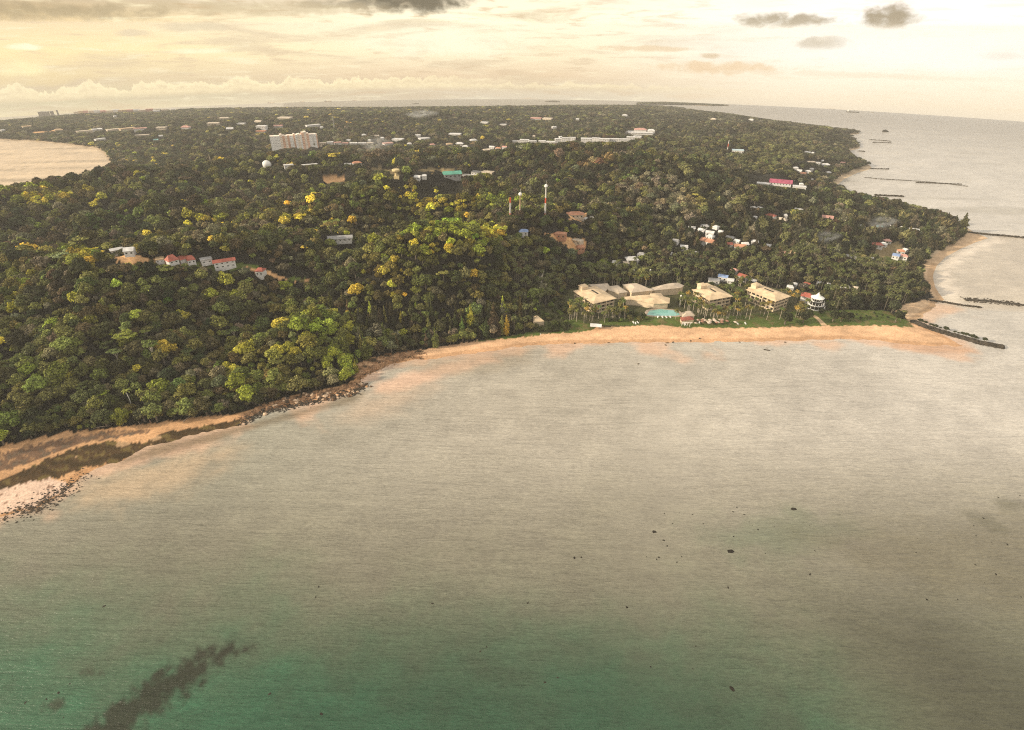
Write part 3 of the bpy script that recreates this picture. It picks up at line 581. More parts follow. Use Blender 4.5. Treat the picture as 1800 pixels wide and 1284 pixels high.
# white apartment rows in the middle distance, far city blocks
rowb = [(908,253,12,7),(922,252,14,9),(936,253,12,7),(953,253,11,9),(968,254,13,7),(982,253,12,14),(994,252,12,16),(1006,250,10,16),(1030,252,16,12),(1047,252,12,18),(1062,252,15,11),(1078,252,14,11),(1094,251,13,9),(1108,248,12,10),(1120,246,12,10)]
for i, (px, py, w, h) in enumerate(rowb):
    w *= 1.25
    r = house(px, py, w, min(h*.68, 9), WHITE, f'white flat-roofed apartment house, {ORN[i]} in the long white row', 'flat', .6, group='long white row of apartment houses', name='apartment_house', cat='apartment', rot=random.uniform(-.15, .15), rise=1, storeys=max(2, h//4))
mall = house(1125, 240, 46, 9, WHITE, 'large white terraced complex on the slope at the right end of the white row', 'flat', .5, name='white_complex', cat='complex', rot=.05, rise=1, storeys=3)
for dx, dy, w, d, z, c in [(0, 12, 26, 16, 11, PINK), (-26, 6, 18, 14, 6, WHITE), (24, 8, 16, 10, 10, WHITE)]:
    o = link('upper_block', U['wall'], (dx, dy, 0), 0, mall, (w, d, z+2), WHITE); link('roof', U['hip'], (0, 0, 1), 0, o, (1, 1, .25), c)
for i, (px, w, h) in enumerate([(72,5,17),(77,5,18),(82,5,18),(87,5,18),(94,6,19),(104,3,22)]):
    house(px, 206, w, h*1.3, GREY, f'grey high-rise slab, {ORN[i]} of the far tower blocks', 'flat', .7, wall=(.22,.20,.18), group='tower blocks on the far left coast', name='tower_block', cat='tower block', rot=0, rise=2)
city = [(135,202,8,8,C_),(143,200,8,7,T_),(152,201,8,9,P_),(162,200,10,8,C_),(172,201,10,10,W_),(183,199,12,7,P_),(194,200,12,8,C_),(205,199,12,9,W_),(216,199,14,7,T_),(228,199,14,8,P_),(240,198,14,8,W_),(252,199,14,7,C_),(264,198,13,8,P_),(276,199,12,6,W_),(290,197,12,6,C_),(305,195,8,5,W_)]
for i, (px, py, w, h, c) in enumerate(city):
    house(px, py, w, h*1.7, c, f'low {CN[c]} building, {ORN[i]} along the far town skyline', 'flat', .6, wall=c, group='far town skyline at the upper left', name='town_building', cat='building', rot=0, rise=1.5)
# ridge-top compound on the left hill
house(207, 446, 21, 3.5, WHITE, 'long white metal-roofed shed at the left end of the ridge-top clearing', 'gable', .4, rot=.05, rise=1.2, name='shed', cat='shed')
house(230, 448, 17, 3.5, WHITE, 'white low building just right of the long shed on the ridge clearing', 'gable', .6, rot=-.3, rise=2)
house(283, 462, 14, 2.5, TAN, 'low tan-roofed hut beside the bare earth of the ridge clearing', 'flat', .6)
h = house(306, 470, 18, 5.5, RED, 'tall white house with a pointed red roof on the left ridge', 'hip', .9, rot=.35, rise=3.6, storeys=2)
o = link('side_wing', U['wall'], (9, 2, 0), 0, h, (8, 7, 4), WHITE); link('roof', U['hip'], (0, 0, 1), 0, o, (1, 1, .5), RED)
house(337, 463, 14, 4, RED, 'small red-roofed pavilion between the tall house and the long block', 'hip', .7, rot=.1, rise=2.6)
house(364, 464, 20, 2.6, GREY, 'low grey-roofed sheds left of the long red-roofed block', 'flat', .4, rot=.1)
house(397, 471, 38, 4.8, RED, 'long white two-storey block with a red roof on the left ridge', 'gable', .28, rot=0, rise=1.8, storeys=2)
house(460, 485, 15, 4.2, RED, 'small white house with an orange-red roof on the slope below the ridge', 'hip', .8, rot=-.5, rise=2)
house(595, 426, 52, 3, GREY, 'long pale grey roof almost lost in the forest left of centre', 'gable', .3, rot=-.1)
house(1011, 383, 31, 4, TERRA, 'long tan hall with a reddish roof right of the telecom masts', 'hip', .5, wall=CREAM, rot=.1, name='hall', cat='hall')
house(1029, 389, 6, 3, WHITE, 'tiny white hut below the tan hall', 'flat'); house(1040, 387, 6, 3, WHITE, 'tiny white hut right of and below the tan hall', 'flat', wall=WHITE)
house(920, 416, 17, 4, BLUE, 'blue-roofed house in the trees below the telecom masts', 'hip', .8)
house(983, 420, 27, 4, TERRA, 'unfinished orange-tan building on the bare hill shelf', 'flat', .5, wall=TERRA, rot=-.2)
house(1015, 430, 20, 3, CREAM, 'cream flat-roofed shed on the right edge of the bare hill shelf', 'flat', .35, wall=CREAM, rot=-.55)
house(1020, 441, 14, 5, TERRA, 'round-shouldered terracotta house below the bare hill shelf', 'hip', .9, wall=TERRA)
h = house(795, 313, 33, 4.5, (.10,.30,.22), 'long hall with a dark green roof on the middle ridge', 'gable', .5, rot=.15, name='hall', cat='hall', wall=GREY)
house(508, 295, 17, 3, WHITE, 'shorter of two long low white buildings right of the white dome', 'flat', .3, rot=.1); house(545, 294, 28, 3, WHITE, 'longer of two long low white buildings right of the white dome', 'flat', .25, rot=.15)
sch = house(1370, 331, 38, 7, MAG, 'school with a long magenta roof and white wings on the right-hand slope', 'gable', .35, rot=.05, rise=4, storeys=2, name='school', cat='school')
clear(sch.location.x, sch.location.y, 40, 1.2)
for dx in (-22, 24):
    o = link('wing', U['wall'], (dx, -6, 0), 0, sch, (16, 9, 5), WHITE); link('roof', U['flat'], (0, 0, 1), 0, o, (1, 1, .3), WHITE)
house(1296, 270, 21, 5, (.55,.68,.72), 'pale blue-roofed building beside the small red-white mast', 'flat', .5, rot=.1)
house(1110, 462, 22, 3.5, WHITE, 'large white hip-roofed bungalow in the trees above the hotel lobby', 'hip', .8, rot=.3); house(1082, 466, 12, 3, WHITE, 'small white roof left of the large bungalow above the hotel lobby', 'gable')
house(1127, 452, 14, 3, GREY, 'grey house roof above the large white bungalow', 'hip')
house(1100, 467, 10, 2.6, CREAM, 'cream outhouse touching the left side of the large bungalow', 'flat')
# ------------------------------------------------------------------ hotel blocks
def at_h(px, py, up):
    x, y = unproj(np.array([px]), np.array([py]), up+2.5); return np.array([x[0], y[0]])
U['slab'] = MB().box(0, 1, 0, 1, 0, 1).mesh('slab', M['cream'])
U['pane'] = MB().box(-.5, .5, -.5, .5, -.5, .5).mesh('pane', M['glass'])
U['darkbox'] = MB().box(-.5, .5, -.5, .5, 0, 1).mesh('recess', M['dark'])
def hotel(Lp, Fp, Rp, label, nf=3):
    E_ = 3.15*nf; f = at_h(*Fp, E_); l = at_h(*Lp, E_); r = at_h(*Rp, E_)
    u = r-f; w = l-f; a = math.atan2(u[1], u[0]); lu = np.linalg.norm(u)
    nrm = np.array([-math.sin(a), math.cos(a)]); lw = abs(w @ nrm); sh = w @ (u/lu)
    # long wing is the receding one: let the block follow it and keep right angles
    ang = math.atan2(w[1], w[0])-math.pi/2; d_ = (a-ang+math.pi) % (2*math.pi)-math.pi; a = ang+d_*.5; lw = np.linalg.norm(w); print('HOTEL', lu, lw, math.degrees(d_))
    gx, gy = f+.5*(r-f)+.5*(l-f); z = float(gz(np.array([gx]), np.array([gy]))[0])+.2
    root = tag(link('hotel_block', None, (f[0], f[1], z), a), label, 'hotel', 'tan-roofed hotel blocks behind the beach')
    ov = 1.2; x0, x1, y0, y1 = ov, lu-ov, ov, lw-ov
    link('wall', U['slab'], (x0+1.5, y0+1.5, -2), 0, root, (x1-x0-3, y1-y0-3, E_+2))
    for k in range(nf+1): link('balcony_slab', U['slab'], (x0, y0, k*3.15-.3 if k else -2), 0, root, (x1-x0, y1-y0, .3 if k else 2.0))
    nx = max(4, int((x1-x0)/3.6)); ny = max(6, int((y1-y0)/3.8))
    for i in range(nx+1):
        px = x0+(x1-x0-.45)*i/nx; wd = .45 if i % 3 else 1.1
        link('column', U['slab'], (min(px, x1-wd), y0-.06, 0), 0, root, (wd, .5, E_))
        link('column', U['slab'], (min(px, x1-wd), y1-.44, 0), 0, root, (wd, .5, E_))
    for i in range(1, ny):
        py = y0+(y1-y0-.45)*i/ny; wd = .45 if i % 3 else 1.0
        link('column', U['slab'], (x0-.06, py, 0), 0, root, (.5, wd, E_)); link('column', U['slab'], (x1-.44, py, 0), 0, root, (.5, wd, E_))
    for k in range(nf):
        zz = k*3.15
        link('parapet', U['slab'], (x0+.03, y0+.03, zz+.002), 0, root, (x1-x0-.06, .15, 1.0))
        link('parapet', U['slab'], (x0+.03, y0+.2, zz+.002), 0, root, (.15, y1-y0-.3, 1.0)); link('parapet', U['slab'], (x1-.18, y0+.2, zz+.002), 0, root, (.15, y1-y0-.3, 1.0))
        for i in range(nx): link('window', U['pane'], (x0+(x1-x0)*(i+.5)/nx, y0+1.5, zz+1.5), 0, root, ((x1-x0)/nx*.62, .12, 2.3))
        for i in range(ny):
            link('window', U['pane'], (x0+1.5, y0+(y1-y0)*(i+.5)/ny, zz+1.5), 0, root, (.12, (y1-y0)/ny*.62, 2.3)); link('window', U['pane'], (x1-1.5, y0+(y1-y0)*(i+.5)/ny, zz+1.5), 0, root, (.12, (y1-y0)/ny*.62, 2.3))
    rf = MB(); i_ = min(lu, lw)*.36; rise = 2.6
    rf.prism([(0, 0), (lu, 0), (lu, lw), (0, lw)], E_, E_+.35).prism([(.02, .02), (lu-.02, .02), (lu-.02, lw-.02), (.02, lw-.02)], E_+.352, E_+rise, [(i_, i_), (lu-i_, i_), (lu-i_, lw-i_), (i_, lw-i_)])
    ro = rf.build('roof', M['tan_roof'], root)
    link('roof_slot', U['darkbox'], (lu*.5, lw*.5, E_+rise+.01), 0, ro, (1.1, lw*.30, .35))
    tw = link('stair_tower', U['slab'], (lu*.22, lw*.80, E_), 0, root, (6.0, 5.0, 4.6)); MB().prism([(-.12,-.12),(1.12,-.12),(1.12,1.12),(-.12,1.12)], 1, 1.28, [(.25,.3),(.75,.3),(.75,.7),(.25,.7)]).build('roof', M['tan_roof'], tw)
    for q in (0, .25, .5, .75, 1): p = f+(r-f)*.5+(l-f)*q; clear(p[0], p[1], max(4, lu*.45), E_*.35)
    BLD.append((f, a, lu, lw)); return root
BLD = []
hotel((998,514), (1043,534), (1089,528), 'tan-roofed balconied hotel block nearest the wooded headland, leftmost of three')
hotel((1212,510), (1247,528), (1292,523), 'tan-roofed balconied hotel block behind the tall palms, middle of three')
hotel((1303,513), (1364,530), (1400,525), 'tan-roofed balconied hotel block beside the round lawn trees, rightmost of three')
def hall(pp, eave, rise, mat, label, inset=.42, name='hotel_hall', cat='hall', group='low roofs of the hotel lobby'):
    P = np.array([at_h(a, b, eave) for a, b in pp]); c = P.mean(0); z = float(gz(c[None, 0], c[None, 1])[0])
    root = tag(link(name, None, (c[0], c[1], z)), label, cat, group); Q = P-c
    if (np.roll(Q[:, 0], -1)*Q[:, 1]-Q[:, 0]*np.roll(Q[:, 1], -1)).sum() > 0: Q = Q[::-1]
    MB().prism([tuple(q*.93) for q in Q], -1.5, eave-.3).build('wall', M['cream'], root)
    MB().prism([tuple(q) for q in Q], eave-.3, eave).prism([tuple(q*.995) for q in Q], eave+.004, eave+rise, [tuple(q*inset) for q in Q]).build('roof', mat, root)
    for q in P: clear(q[0]*.7+c[0]*.3, q[1]*.7+c[1]*.3, np.abs(Q).max()*.35, eave*.6)
    BLD.append((c, 0, np.abs(Q[:, 0]).max(), -1)); return root
hall([(1034,500),(1068,498),(1072,503),(1062,514),(1046,511),(1042,504)], 6, 1.5, M['grey_roof'], 'pale grey-tan roof directly behind the leftmost hotel block')
hall([(1064,504),(1086,501),(1104,513),(1088,515),(1070,510)], 6, 2, M['grey_roof'], 'pale roof second from the left in the lobby complex, sloping to a point')
hall([(1094,500),(1118,498),(1132,503),(1149,510),(1110,514),(1103,506)], 7, 2.5, M['grey_roof'], 'broad pale tan lobby roof in the middle of the complex')
hall([(1140,507),(1165,501),(1192,497),(1203,502),(1196,506),(1150,510)], 6, 2, M['grey_roof'], 'long pale roof curving right from the lobby toward the middle block')
hall([(1097,521),(1142,519),(1143,515),(1162,515),(1166,520),(1178,523),(1177,532),(1150,533),(1118,527),(1098,526)], 5, 2, M['tan_roof'], 'orange-tan restaurant roof just behind the swimming pool', group=None, name='restaurant', cat='restaurant')
hall([(1228,499),(1243,497),(1258,504),(1248,509),(1230,509)], 9, 2, M['tan_roof'], 'small tan wing roof attached behind the middle hotel block', group=None)
hall([(1315,505),(1330,503),(1337,508),(1322,511)], 9, 1.5, M['tan_roof'], 'small tan wing roof behind the right hotel block', group=None)
hall([(1199,548),(1217,546),(1222,553),(1200,556)], 4.5, 2, M['grey_roof'], 'pale poolside bar roof at the right end of the pool', group=None, name='pool_bar', cat='bar')
hall([(1196,556),(1218,555),(1221,560),(1198,562)], 3.2, 1.4, material('red_tile', (.30, .10, .07), .8, var=.2), 'dark red verandah roof in front of the pale pool bar', group=None, name='verandah', cat='verandah')
hall([(938,554),(948,557),(957,563),(937,565)], 3.5, 2.8, M['tan_roof'], 'thatched tan hut at the edge of the forest left of the hotel', .15, 'hut', 'hut', None)
# beach shelter on posts
x, y, z = hit(1047, 578); s = mpp(x, y, z); sh = tag(link('beach_shelter', None, (x, y, z), -math.atan2(x, y)), 'small white-roofed open shelter at the top of the beach', 'shelter')
link('roof', U['gable'], (0, 0, 2.8), 0, sh, (18*s, 5, 1.2), WHITE)
for a in (-1, 1):
    for b_ in (-1, 1): MB().box(-.12, .12, -.12, .12, -.3, 2.78).build('post', M['wood'], sh, loc=(a*7.5*s, b_*2, 0))
clear(x, y, 5, .5)
# white round terrace restaurant right of the right-hand block
x, y, z = hit(1432, 541); t = tag(link('terrace_restaurant', None, (x, y, z), -math.atan2(x, y)), 'white tiered round terrace building with a pointed pavilion roof', 'restaurant')
for i, (r_, zz) in enumerate([(8, 0), (6.6, 3), (4.6, 6)]):
    MB().lathe([(r_, zz-(1 if i == 0 else 0)), (r_, zz+.5)], 20).build('terrace', M['white'], t)
    MB().lathe([(r_-1.2, zz+.505), (r_-1.2, zz+2.995)], 20).build('wall', M['dark'], t)
    pr = MB()
    for k in range(16): th = k*.3927; pr.box(r_*math.cos(th)*.95-.15, r_*math.cos(th)*.95+.15, r_*math.sin(th)*.95-.15, r_*math.sin(th)*.95+.15, zz+.504, zz+2.99)
    pr.build('columns', M['white'], t)
MB().lathe([(5.4, 9), (2.2, 10.4), (.3, 13), (.05, 14)], 12).build('roof', M['white'], t); o = link('annex', U['wall'], (-8.5, 5, 0), 0, t, (8, 7, 7), WHITE); link('roof', U['hip'], (0, 0, 1), 0, o, (1, 1, .35), RED)
clear(x, y, 9, 2)
# swimming pool
PP = [(1142,547),(1160,545),(1188,548),(1195,555),(1188,557),(1150,557),(1137,555)]
P = pix_poly(PP); c = P.mean(0); z = float(gz(c[None, 0], c[None, 1])[0])+.35
def cw(Q): return Q[::-1] if (np.roll(Q[:, 0], -1)*Q[:, 1]-Q[:, 0]*np.roll(Q[:, 1], -1)).sum() > 0 else Q
Q = cw(P-c); pool = tag(link('swimming_pool', None, (c[0], c[1], z)), 'turquoise swimming pool between the restaurant and the beach lawn', 'pool')
MB().prism([tuple(q*1.25) for q in Q], -1.6, .1).build('paving', M['paving'], pool)
MB().prism([tuple(q) for q in Q], .11, .16).build('water', M['pool'], pool)
for q in (0, .5, 1): p = P[0]*(1-q)+P[2]*q; clear(p[0], p[1], 9, .5); 
clear(c[0], c[1], 14, .6)
# sand path over the lawn
path = pix_poly([(1416,551),(1421,550),(1436,557),(1444,564),(1454,573),(1444,573),(1438,565),(1430,558)]); Q = cw(path); mbp = MB()
mbp.add([(q[0], q[1], float(gz(q[None, 0], q[None, 1])[0])+.12) for q in Q], [tuple(range(len(Q)))]); o = mbp.build('sand_path', material('path_sand', (.55, .38, .22), .9)); tag(o, kind='structure')
# ------------------------------------------------------------------ orange and white apartment block
x, y, z = hit(518, 257); s = mpp(x, y, z); ab = tag(link('apartment_block', None, (x, y, z), -math.atan2(x, y)+.03), 'big white and orange apartment block standing alone above the forest plain', 'apartment block')
ORG = (.84, .52, .36); PEA = (.90, .76, .62); cx = -38*s; k = 0
for wpx, col, dep, hp, yo in [(6, WHITE, 12, 18, 0),(5, WHITE, 13, 18, 1),(5, WHITE, 12, 18, 0),(4, PEA, 12, 20, 1),(4, ORG, 11, 18, 2),(4, PEA, 13, 17.5, 1),(4, ORG, 11, 18, 2),(6, WHITE, 14, 18, 0),(3, ORG, 11, 20, 0),(4, WHITE, 14, 19, -3),(4, PEA, 13, 20, -4),(3, WHITE, 15, 19, -4),(4, ORG, 12, 22, -3),(4, PEA, 13, 23, -2),(4, ORG, 12, 20, -1),(4, WHITE, 13, 18, 0),(4, WHITE, 12, 18, 1),(4, WHITE, 13, 18, 0),(2, ORG, 11, 17.5, 1)]:
    w = wpx*s; h_ = hp*s; o = link('wing', U['wall'], (cx+w/2, yo, 0), 0, ab, (w-.06, dep, h_), (.88, .85, .80) if col == WHITE else col)
    link('roof', U['flat'], (cx+w/2, yo, h_+.01), 0, ab, (w*.92, dep*.9, 1.5), PEA)
    for st in range(7):
        for q in (-.22, .22): link('window', U['window'], (cx+w/2+q*w, yo-dep/2, h_*(st+.5)/7), 0, ab, (w*.16, .1, h_/7*.32))
    cx += w
for q in range(-40, 44, 8): xx = x+q*s; clear(xx, y, 9, 1.)
# radar dome, water tower
x, y, z = hit(470, 296); s = mpp(x, y, z); dm = tag(link('radar_dome', None, (x, y, z)), 'round white dome rising out of the forest left of centre', 'dome')
R_d = 7.6*s; MB().lathe([(R_d*.8, -2), (R_d*.8, 1.)], 20).build('base', M['white'], dm)
MB().lathe([(R_d*math.cos(p)+.001, 1.+R_d*.55+R_d*math.sin(p)) for p in np.linspace(-.58, 1.55, 12)], 28).build('shell', M['white'], dm); clear(x, y, 9, 2)
x, y, z = hit(697, 314); s = mpp(x, y, z); wt = tag(link('water_tower', None, (x, y, z)), 'cream mushroom-shaped water tower on the middle ridge', 'water tower')
wm = material('cream_concrete', (.60, .48, .26), .8)
MB().lathe([(2.6*s, -2), (2.3*s, 10*s)], 16).build('shaft', wm, wt); MB().lathe([(2.35*s, 10.02*s), (6.5*s, 12.5*s), (6.8*s, 14.5*s), (6.2*s, 15.6*s), (.2, 16*s)], 24).build('tank', wm, wt); MB().box(-4*s, 5*s, -2, 2, -2, 2.5).build('plinth', wm, wt); clear(x, y, 6, 2)
# ------------------------------------------------------------------ masts
def mast(px, ptop, pbase, wpx, bands, label, dish=True, group='red and white telecom masts'):
    x, y, z = hit(px, pbase); s = mpp(x, y, z); h_ = (pbase-ptop)*s; w0 = wpx*s*.38; z -= 4; h_ += 4
    root = tag(link('lattice_mast', None, (x, y, z), .6), label, 'mast', group); nb = len(bands)
    for i, c in enumerate(bands):
        a, b_ = h_*i/nb, h_*(i+1)/nb; mbm = MB(); ra = w0*(1-.6*i/nb); rb = w0*(1-.6*(i+1)/nb); m_ = 3
        for sx_, sy_ in ((1, 1), (-1, 1), (-1, -1), (1, -1)): mbm.tube([(sx_*ra, sy_*ra, a), (sx_*rb, sy_*rb, b_)], .20, 4)
        for q in range(m_):
            z0 = a+(b_-a)*q/m_; z1 = a+(b_-a)*(q+1)/m_; r0 = ra+(rb-ra)*q/m_; r1 = ra+(rb-ra)*(q+1)/m_
            cs = [(1, 1), (-1, 1), (-1, -1), (1, -1)]
            for e in range(4): p, n_ = cs[e], cs[(e+1) % 4]; mbm.tube([(p[0]*r0, p[1]*r0, z0), (n_[0]*r1, n_[1]*r1, z1)], .10, 3); mbm.tube([(n_[0]*r0, n_[1]*r0, z0), (p[0]*r1, p[1]*r1, z1)], .10, 3); mbm.tube([(p[0]*r1, p[1]*r1, z1-.05), (n_[0]*r1, n_[1]*r1, z1-.05)], .12, 3)
        mbm.build('mast_section', M['metal'], root, color=c)
    if dish:
        MB().lathe([(.9, h_), (1.5, h_+.6), (1.5, h_+2.2), (.6, h_+2.8)], 10).build('antenna', M['white'], root)
        MB().tube([(0, 0, h_+2.7), (0, 0, h_+6)], .12, 5).build('rod', M['white'], root)
    for q in (.35, .55): MB().lathe([(w0*1.1, h_*q), (w0*1.1, h_*q+.4)], 8).build('platform', M['white'], root)
    clear(x, y, 3, 4+4*(dish)); return root
RW = [WHITE, (.62, .10, .05)]
mast(897, 348, 386, 3.2, [WHITE, RW[1], WHITE, WHITE, RW[1]], 'thick red and white lattice mast, leftmost of the three telecom masts', False)
mast(914, 345, 384, 2.0, [WHITE, WHITE, TAN, TAN], 'thin pale lattice mast with a round head, middle of the three telecom masts')
mast(958, 331, 386, 2.8, [WHITE, RW[1], WHITE, WHITE, RW[1], WHITE, WHITE], 'tallest red and white lattice mast, rightmost of the three telecom masts')
mast(1278, 248, 267, 1.6, [RW[1], WHITE, RW[1], WHITE], 'small red and white mast among trees beside the pale blue building', False, None)
mast(588, 207, 228, 2.2, [GREY, GREY, GREY], 'grey lattice mast on the plain to the right of the apartment block', False, None)
mast(371, 273, 288, 1.4, [CREAM, CREAM], 'short pale mast in the forest above the left bay', False, None)
mast(174, 190, 200, 1.5, [GREY, GREY], 'dark lattice mast on the far town skyline', False, None)
# ------------------------------------------------------------------ forest
YEL, LIME, OLIVE, DARK, BROWN, GREYG, ORNG, PINKF = (.42,.35,.05), (.215,.24,.035), (.115,.115,.035), (.028,.034,.016), (.066,.052,.028), (.13,.115,.075), (.20,.13,.065), (.34,.18,.15)
patches = [  # (px, py, rx, ry, colour, chance) - differently coloured trees; yellow and lime ones also paint sunlight onto ridges
 (555,565,42,22,LIME,.75),(505,610,30,16,YEL,.8),(545,620,60,30,LIME,.5),(600,600,30,26,LIME,.6),(420,630,26,26,YEL,.6),(440,665,26,30,LIME,.5),(480,645,60,30,OLIVE,.6),(620,650,18,30,LIME,.5),
 (770,425,48,10,YEL,.7),(720,440,50,14,LIME,.45),(680,470,28,26,YEL,.4),(700,500,26,14,YEL,.35),(838,470,10,12,YEL,.8),(760,470,50,30,OLIVE,.5),
 (735,335,40,12,YEL,.75),(775,355,45,10,YEL,.6),(810,368,22,8,YEL,.7),(835,342,14,7,YEL,.6),(885,348,28,10,LIME,.6),(870,400,26,8,YEL,.7),(850,415,30,7,LIME,.5),(1005,388,14,10,LIME,.7),(800,400,90,10,LIME,.35),
 (560,378,80,14,YEL,.28),(380,385,60,12,YEL,.25),(470,390,50,12,GREYG,.5),(60,345,30,8,YEL,.6),(105,338,40,10,YEL,.3),(170,352,20,8,YEL,.4),(200,385,60,10,(.06,.10,.02),.6),(340,400,40,14,GREYG,.6),(590,385,60,14,GREYG,.4),
 (130,440,24,14,LIME,.6),(150,450,16,12,YEL,.5),(30,470,30,14,LIME,.5),(22,515,14,10,YEL,.8),(90,600,30,16,OLIVE,.6),(80,655,44,24,LIME,.55),(40,690,50,40,OLIVE,.5),(100,720,40,40,OLIVE,.5),(20,740,26,40,(.07,.10,.02),.5),(215,730,14,16,LIME,.9),(290,620,50,20,OLIVE,.5),(160,640,60,30,OLIVE,.3),(270,690,40,16,LIME,.4),(320,700,30,20,OLIVE,.5),
 (375,508,14,6,YEL,.7),(180,530,26,8,LIME,.5),(232,590,26,10,LIME,.5),(300,522,12,6,(.08,.16,.02),.7),(1195,355,10,9,PINKF,.9),(1222,352,14,12,YEL,.8),(1210,372,26,14,GREYG,.6),(1045,285,26,10,ORNG,.5),(1060,275,14,6,ORNG,.5),(800,300,40,10,BROWN,.7),(850,302,30,7,ORNG,.0),
 (1150,330,60,30,GREYG,.5),(1180,360,50,24,GREYG,.45),(1395,365,10,7,LIME,.9),(1480,470,10,5,LIME,.9),(1320,270,90,30,OLIVE,.25),(1060,458,30,8,LIME,.6),(905,530,16,16,(.13,.10,.03),.4),(560,300,60,20,OLIVE,.4),(650,270,30,12,GREYG,.5),(620,240,200,8,GREYG,.25),(610,248,160,30,BROWN,.2),(1440,440,26,16,GREYG,.5),(1375,250,80,20,OLIVE,.4)]
def jit(step, r0, r1, seed):
    r = np.random.default_rng(seed); n = int(2*r1/step)
    gx, gy = np.meshgrid(np.arange(-r1, r1, step), np.arange(max(-50, 0), r1, step))
    x = (gx+r.uniform(-.5, .5, gx.shape)*step*.95).ravel(); y = (gy+r.uniform(-.5, .5, gx.shape)*step*.95).ravel()
    d = np.hypot(x, y); a = np.abs(np.arctan2(x, y)); k = (d > r0) & (d <= r1) & (a < math.radians(52)); return x[k], y[k]
xs = []; ys = []; bs = []
for step, r0, r1, base_r in [(4.7, 150, 620, 3.5), (6.0, 620, 1000, 4.2), (8.2, 1000, 1700, 5.4), (13, 1700, 2600, 8.), (17, 2600, 3700, 10.)]:
    a, b_ = jit(step, r0, r1, int(step*10)); xs.append(a); ys.append(b_); bs.append(np.full(a.shape, base_r))
tx = np.concatenate(xs); ty = np.concatenate(ys); tb = np.concatenate(bs)
sg = interp(SG, tx, ty); td = np.hypot(tx, ty); tpx_ = project(tx, ty, gz(tx, ty))[0]
edge = np.where((tpx_ > 1600) & (td < 900), 8, 0)+np.where(td < 700, 2.5, np.where(td < 1500, 3, 4))
keep = (sg > edge)
keep &= ~anyin(beach_zone, tx, ty) & ~inside(precinct, tx, ty) & ~anyin(lawn_zone, tx, ty) & ~anyin(bare_zone, tx, ty)
tx, ty, tb, td, sg = tx[keep], ty[keep], tb[keep], td[keep], sg[keep]
tz = gz(tx, ty); n = len(tx); r = np.random.default_rng(5)
tpx, tpy = project(tx, ty, tz+8)
hk = r.random(n); big = 1+.42*np.clip(r.normal(size=n), -1.5, 2.6)
rad = tb*np.clip(big, .5, 2.05); tint = np.zeros((n, 3)); tint[:] = DARK
o_ = (hk < .22) | ((hk > .72) & (hk < .86) & (tpx < 1150) & (tpy > 320)); tint[o_] = OLIVE; o_ = (hk > .22) & (hk < .42); tint[o_] = BROWN; o_ = (hk > .42) & (hk < .50); tint[o_] = GREYG; o_ = (hk > .50) & (hk < .72); tint[o_] = (.050, .054, .021)
o_ = (hk > .985) & (tpx < 900); tint[o_] = YEL
o_ = (hk > .955) & (hk < .985) & (tpx < 1000) & (tpy > 300); tint[o_] = LIME
for px, py, rx, ry, c, ch in patches:
    q = ((tpx-px)/rx)**2+((tpy-py)/ry)**2; m_ = (q < 1.0) & (r.random(n) < min(.95, ch*1.35)); tint[m_] = c
for px, py, rx, ry, c, ch in patches:
    if c in (YEL, LIME, OLIVE): w_ = (np.exp(-.7*(((tpx-px)/rx)**2+((tpy-py)/ry)**2))*min(1, ch*1.2))[:, None]; tint = tint*(1-w_*.55)+np.array(c)*.75*w_*.55  # painted sunlit tone fades softly into the crowns around each patch
tint *= 1.12*np.clip(1+.32*r.normal(size=(n, 1)), .45, 1.8)*(1+.08*r.normal(size=(n, 3)))
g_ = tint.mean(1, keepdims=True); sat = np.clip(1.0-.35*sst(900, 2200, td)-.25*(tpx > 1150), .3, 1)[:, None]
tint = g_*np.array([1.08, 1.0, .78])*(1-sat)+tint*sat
tint = tint*(1+.25*sst(1300, 2600, td))[:, None]  # far crowns lightened: distance haze put into their tint
zs = np.minimum(rad, np.where(td > 1500, 4.2, np.where(td > 900, 5.5, 9)))*(.85+.3*r.random(n)); kind = r.integers(0, NB, n)
coastal = (tpx > 1180) & (tpy > 380) & (td < 1100)
pk = coastal & (r.random(n) < .38); kind[pk] = 9+r.integers(0, 2, pk.sum()); rad[pk] *= .95; zs[pk] *= .92
pk = (tpx > 900) & (tpx < 1600) & (tpy > 440) & (td < 800) & (r.random(n) < .35); kind[pk] = 12+r.integers(0, 2, pk.sum()); rad[pk] = r.uniform(3.2, 4.2, pk.sum()); zs[pk] = rad[pk]*1.05; tint[pk] = (.075, .08, .03)
pk = (tpx > 560) & (tpx < 960) & (tpy > 520) & (r.random(n) < .3); kind[pk] = 9+r.integers(0, 2, pk.sum()); rad[pk] *= .75; zs[pk] *= 1.2
pk = (r.random(n) < .02) & (td < 900) & (kind < 9); kind[pk] = FLAT; zs[pk] *= 1.4; rad[pk] *= 1.25
onspit = inside(SPIT, tx, ty); zs[onspit] = 2.2; rad[onspit] = 7
small = sst(2.5, 14, sg); f_ = .62+.38*small; rad *= f_; zs *= f_
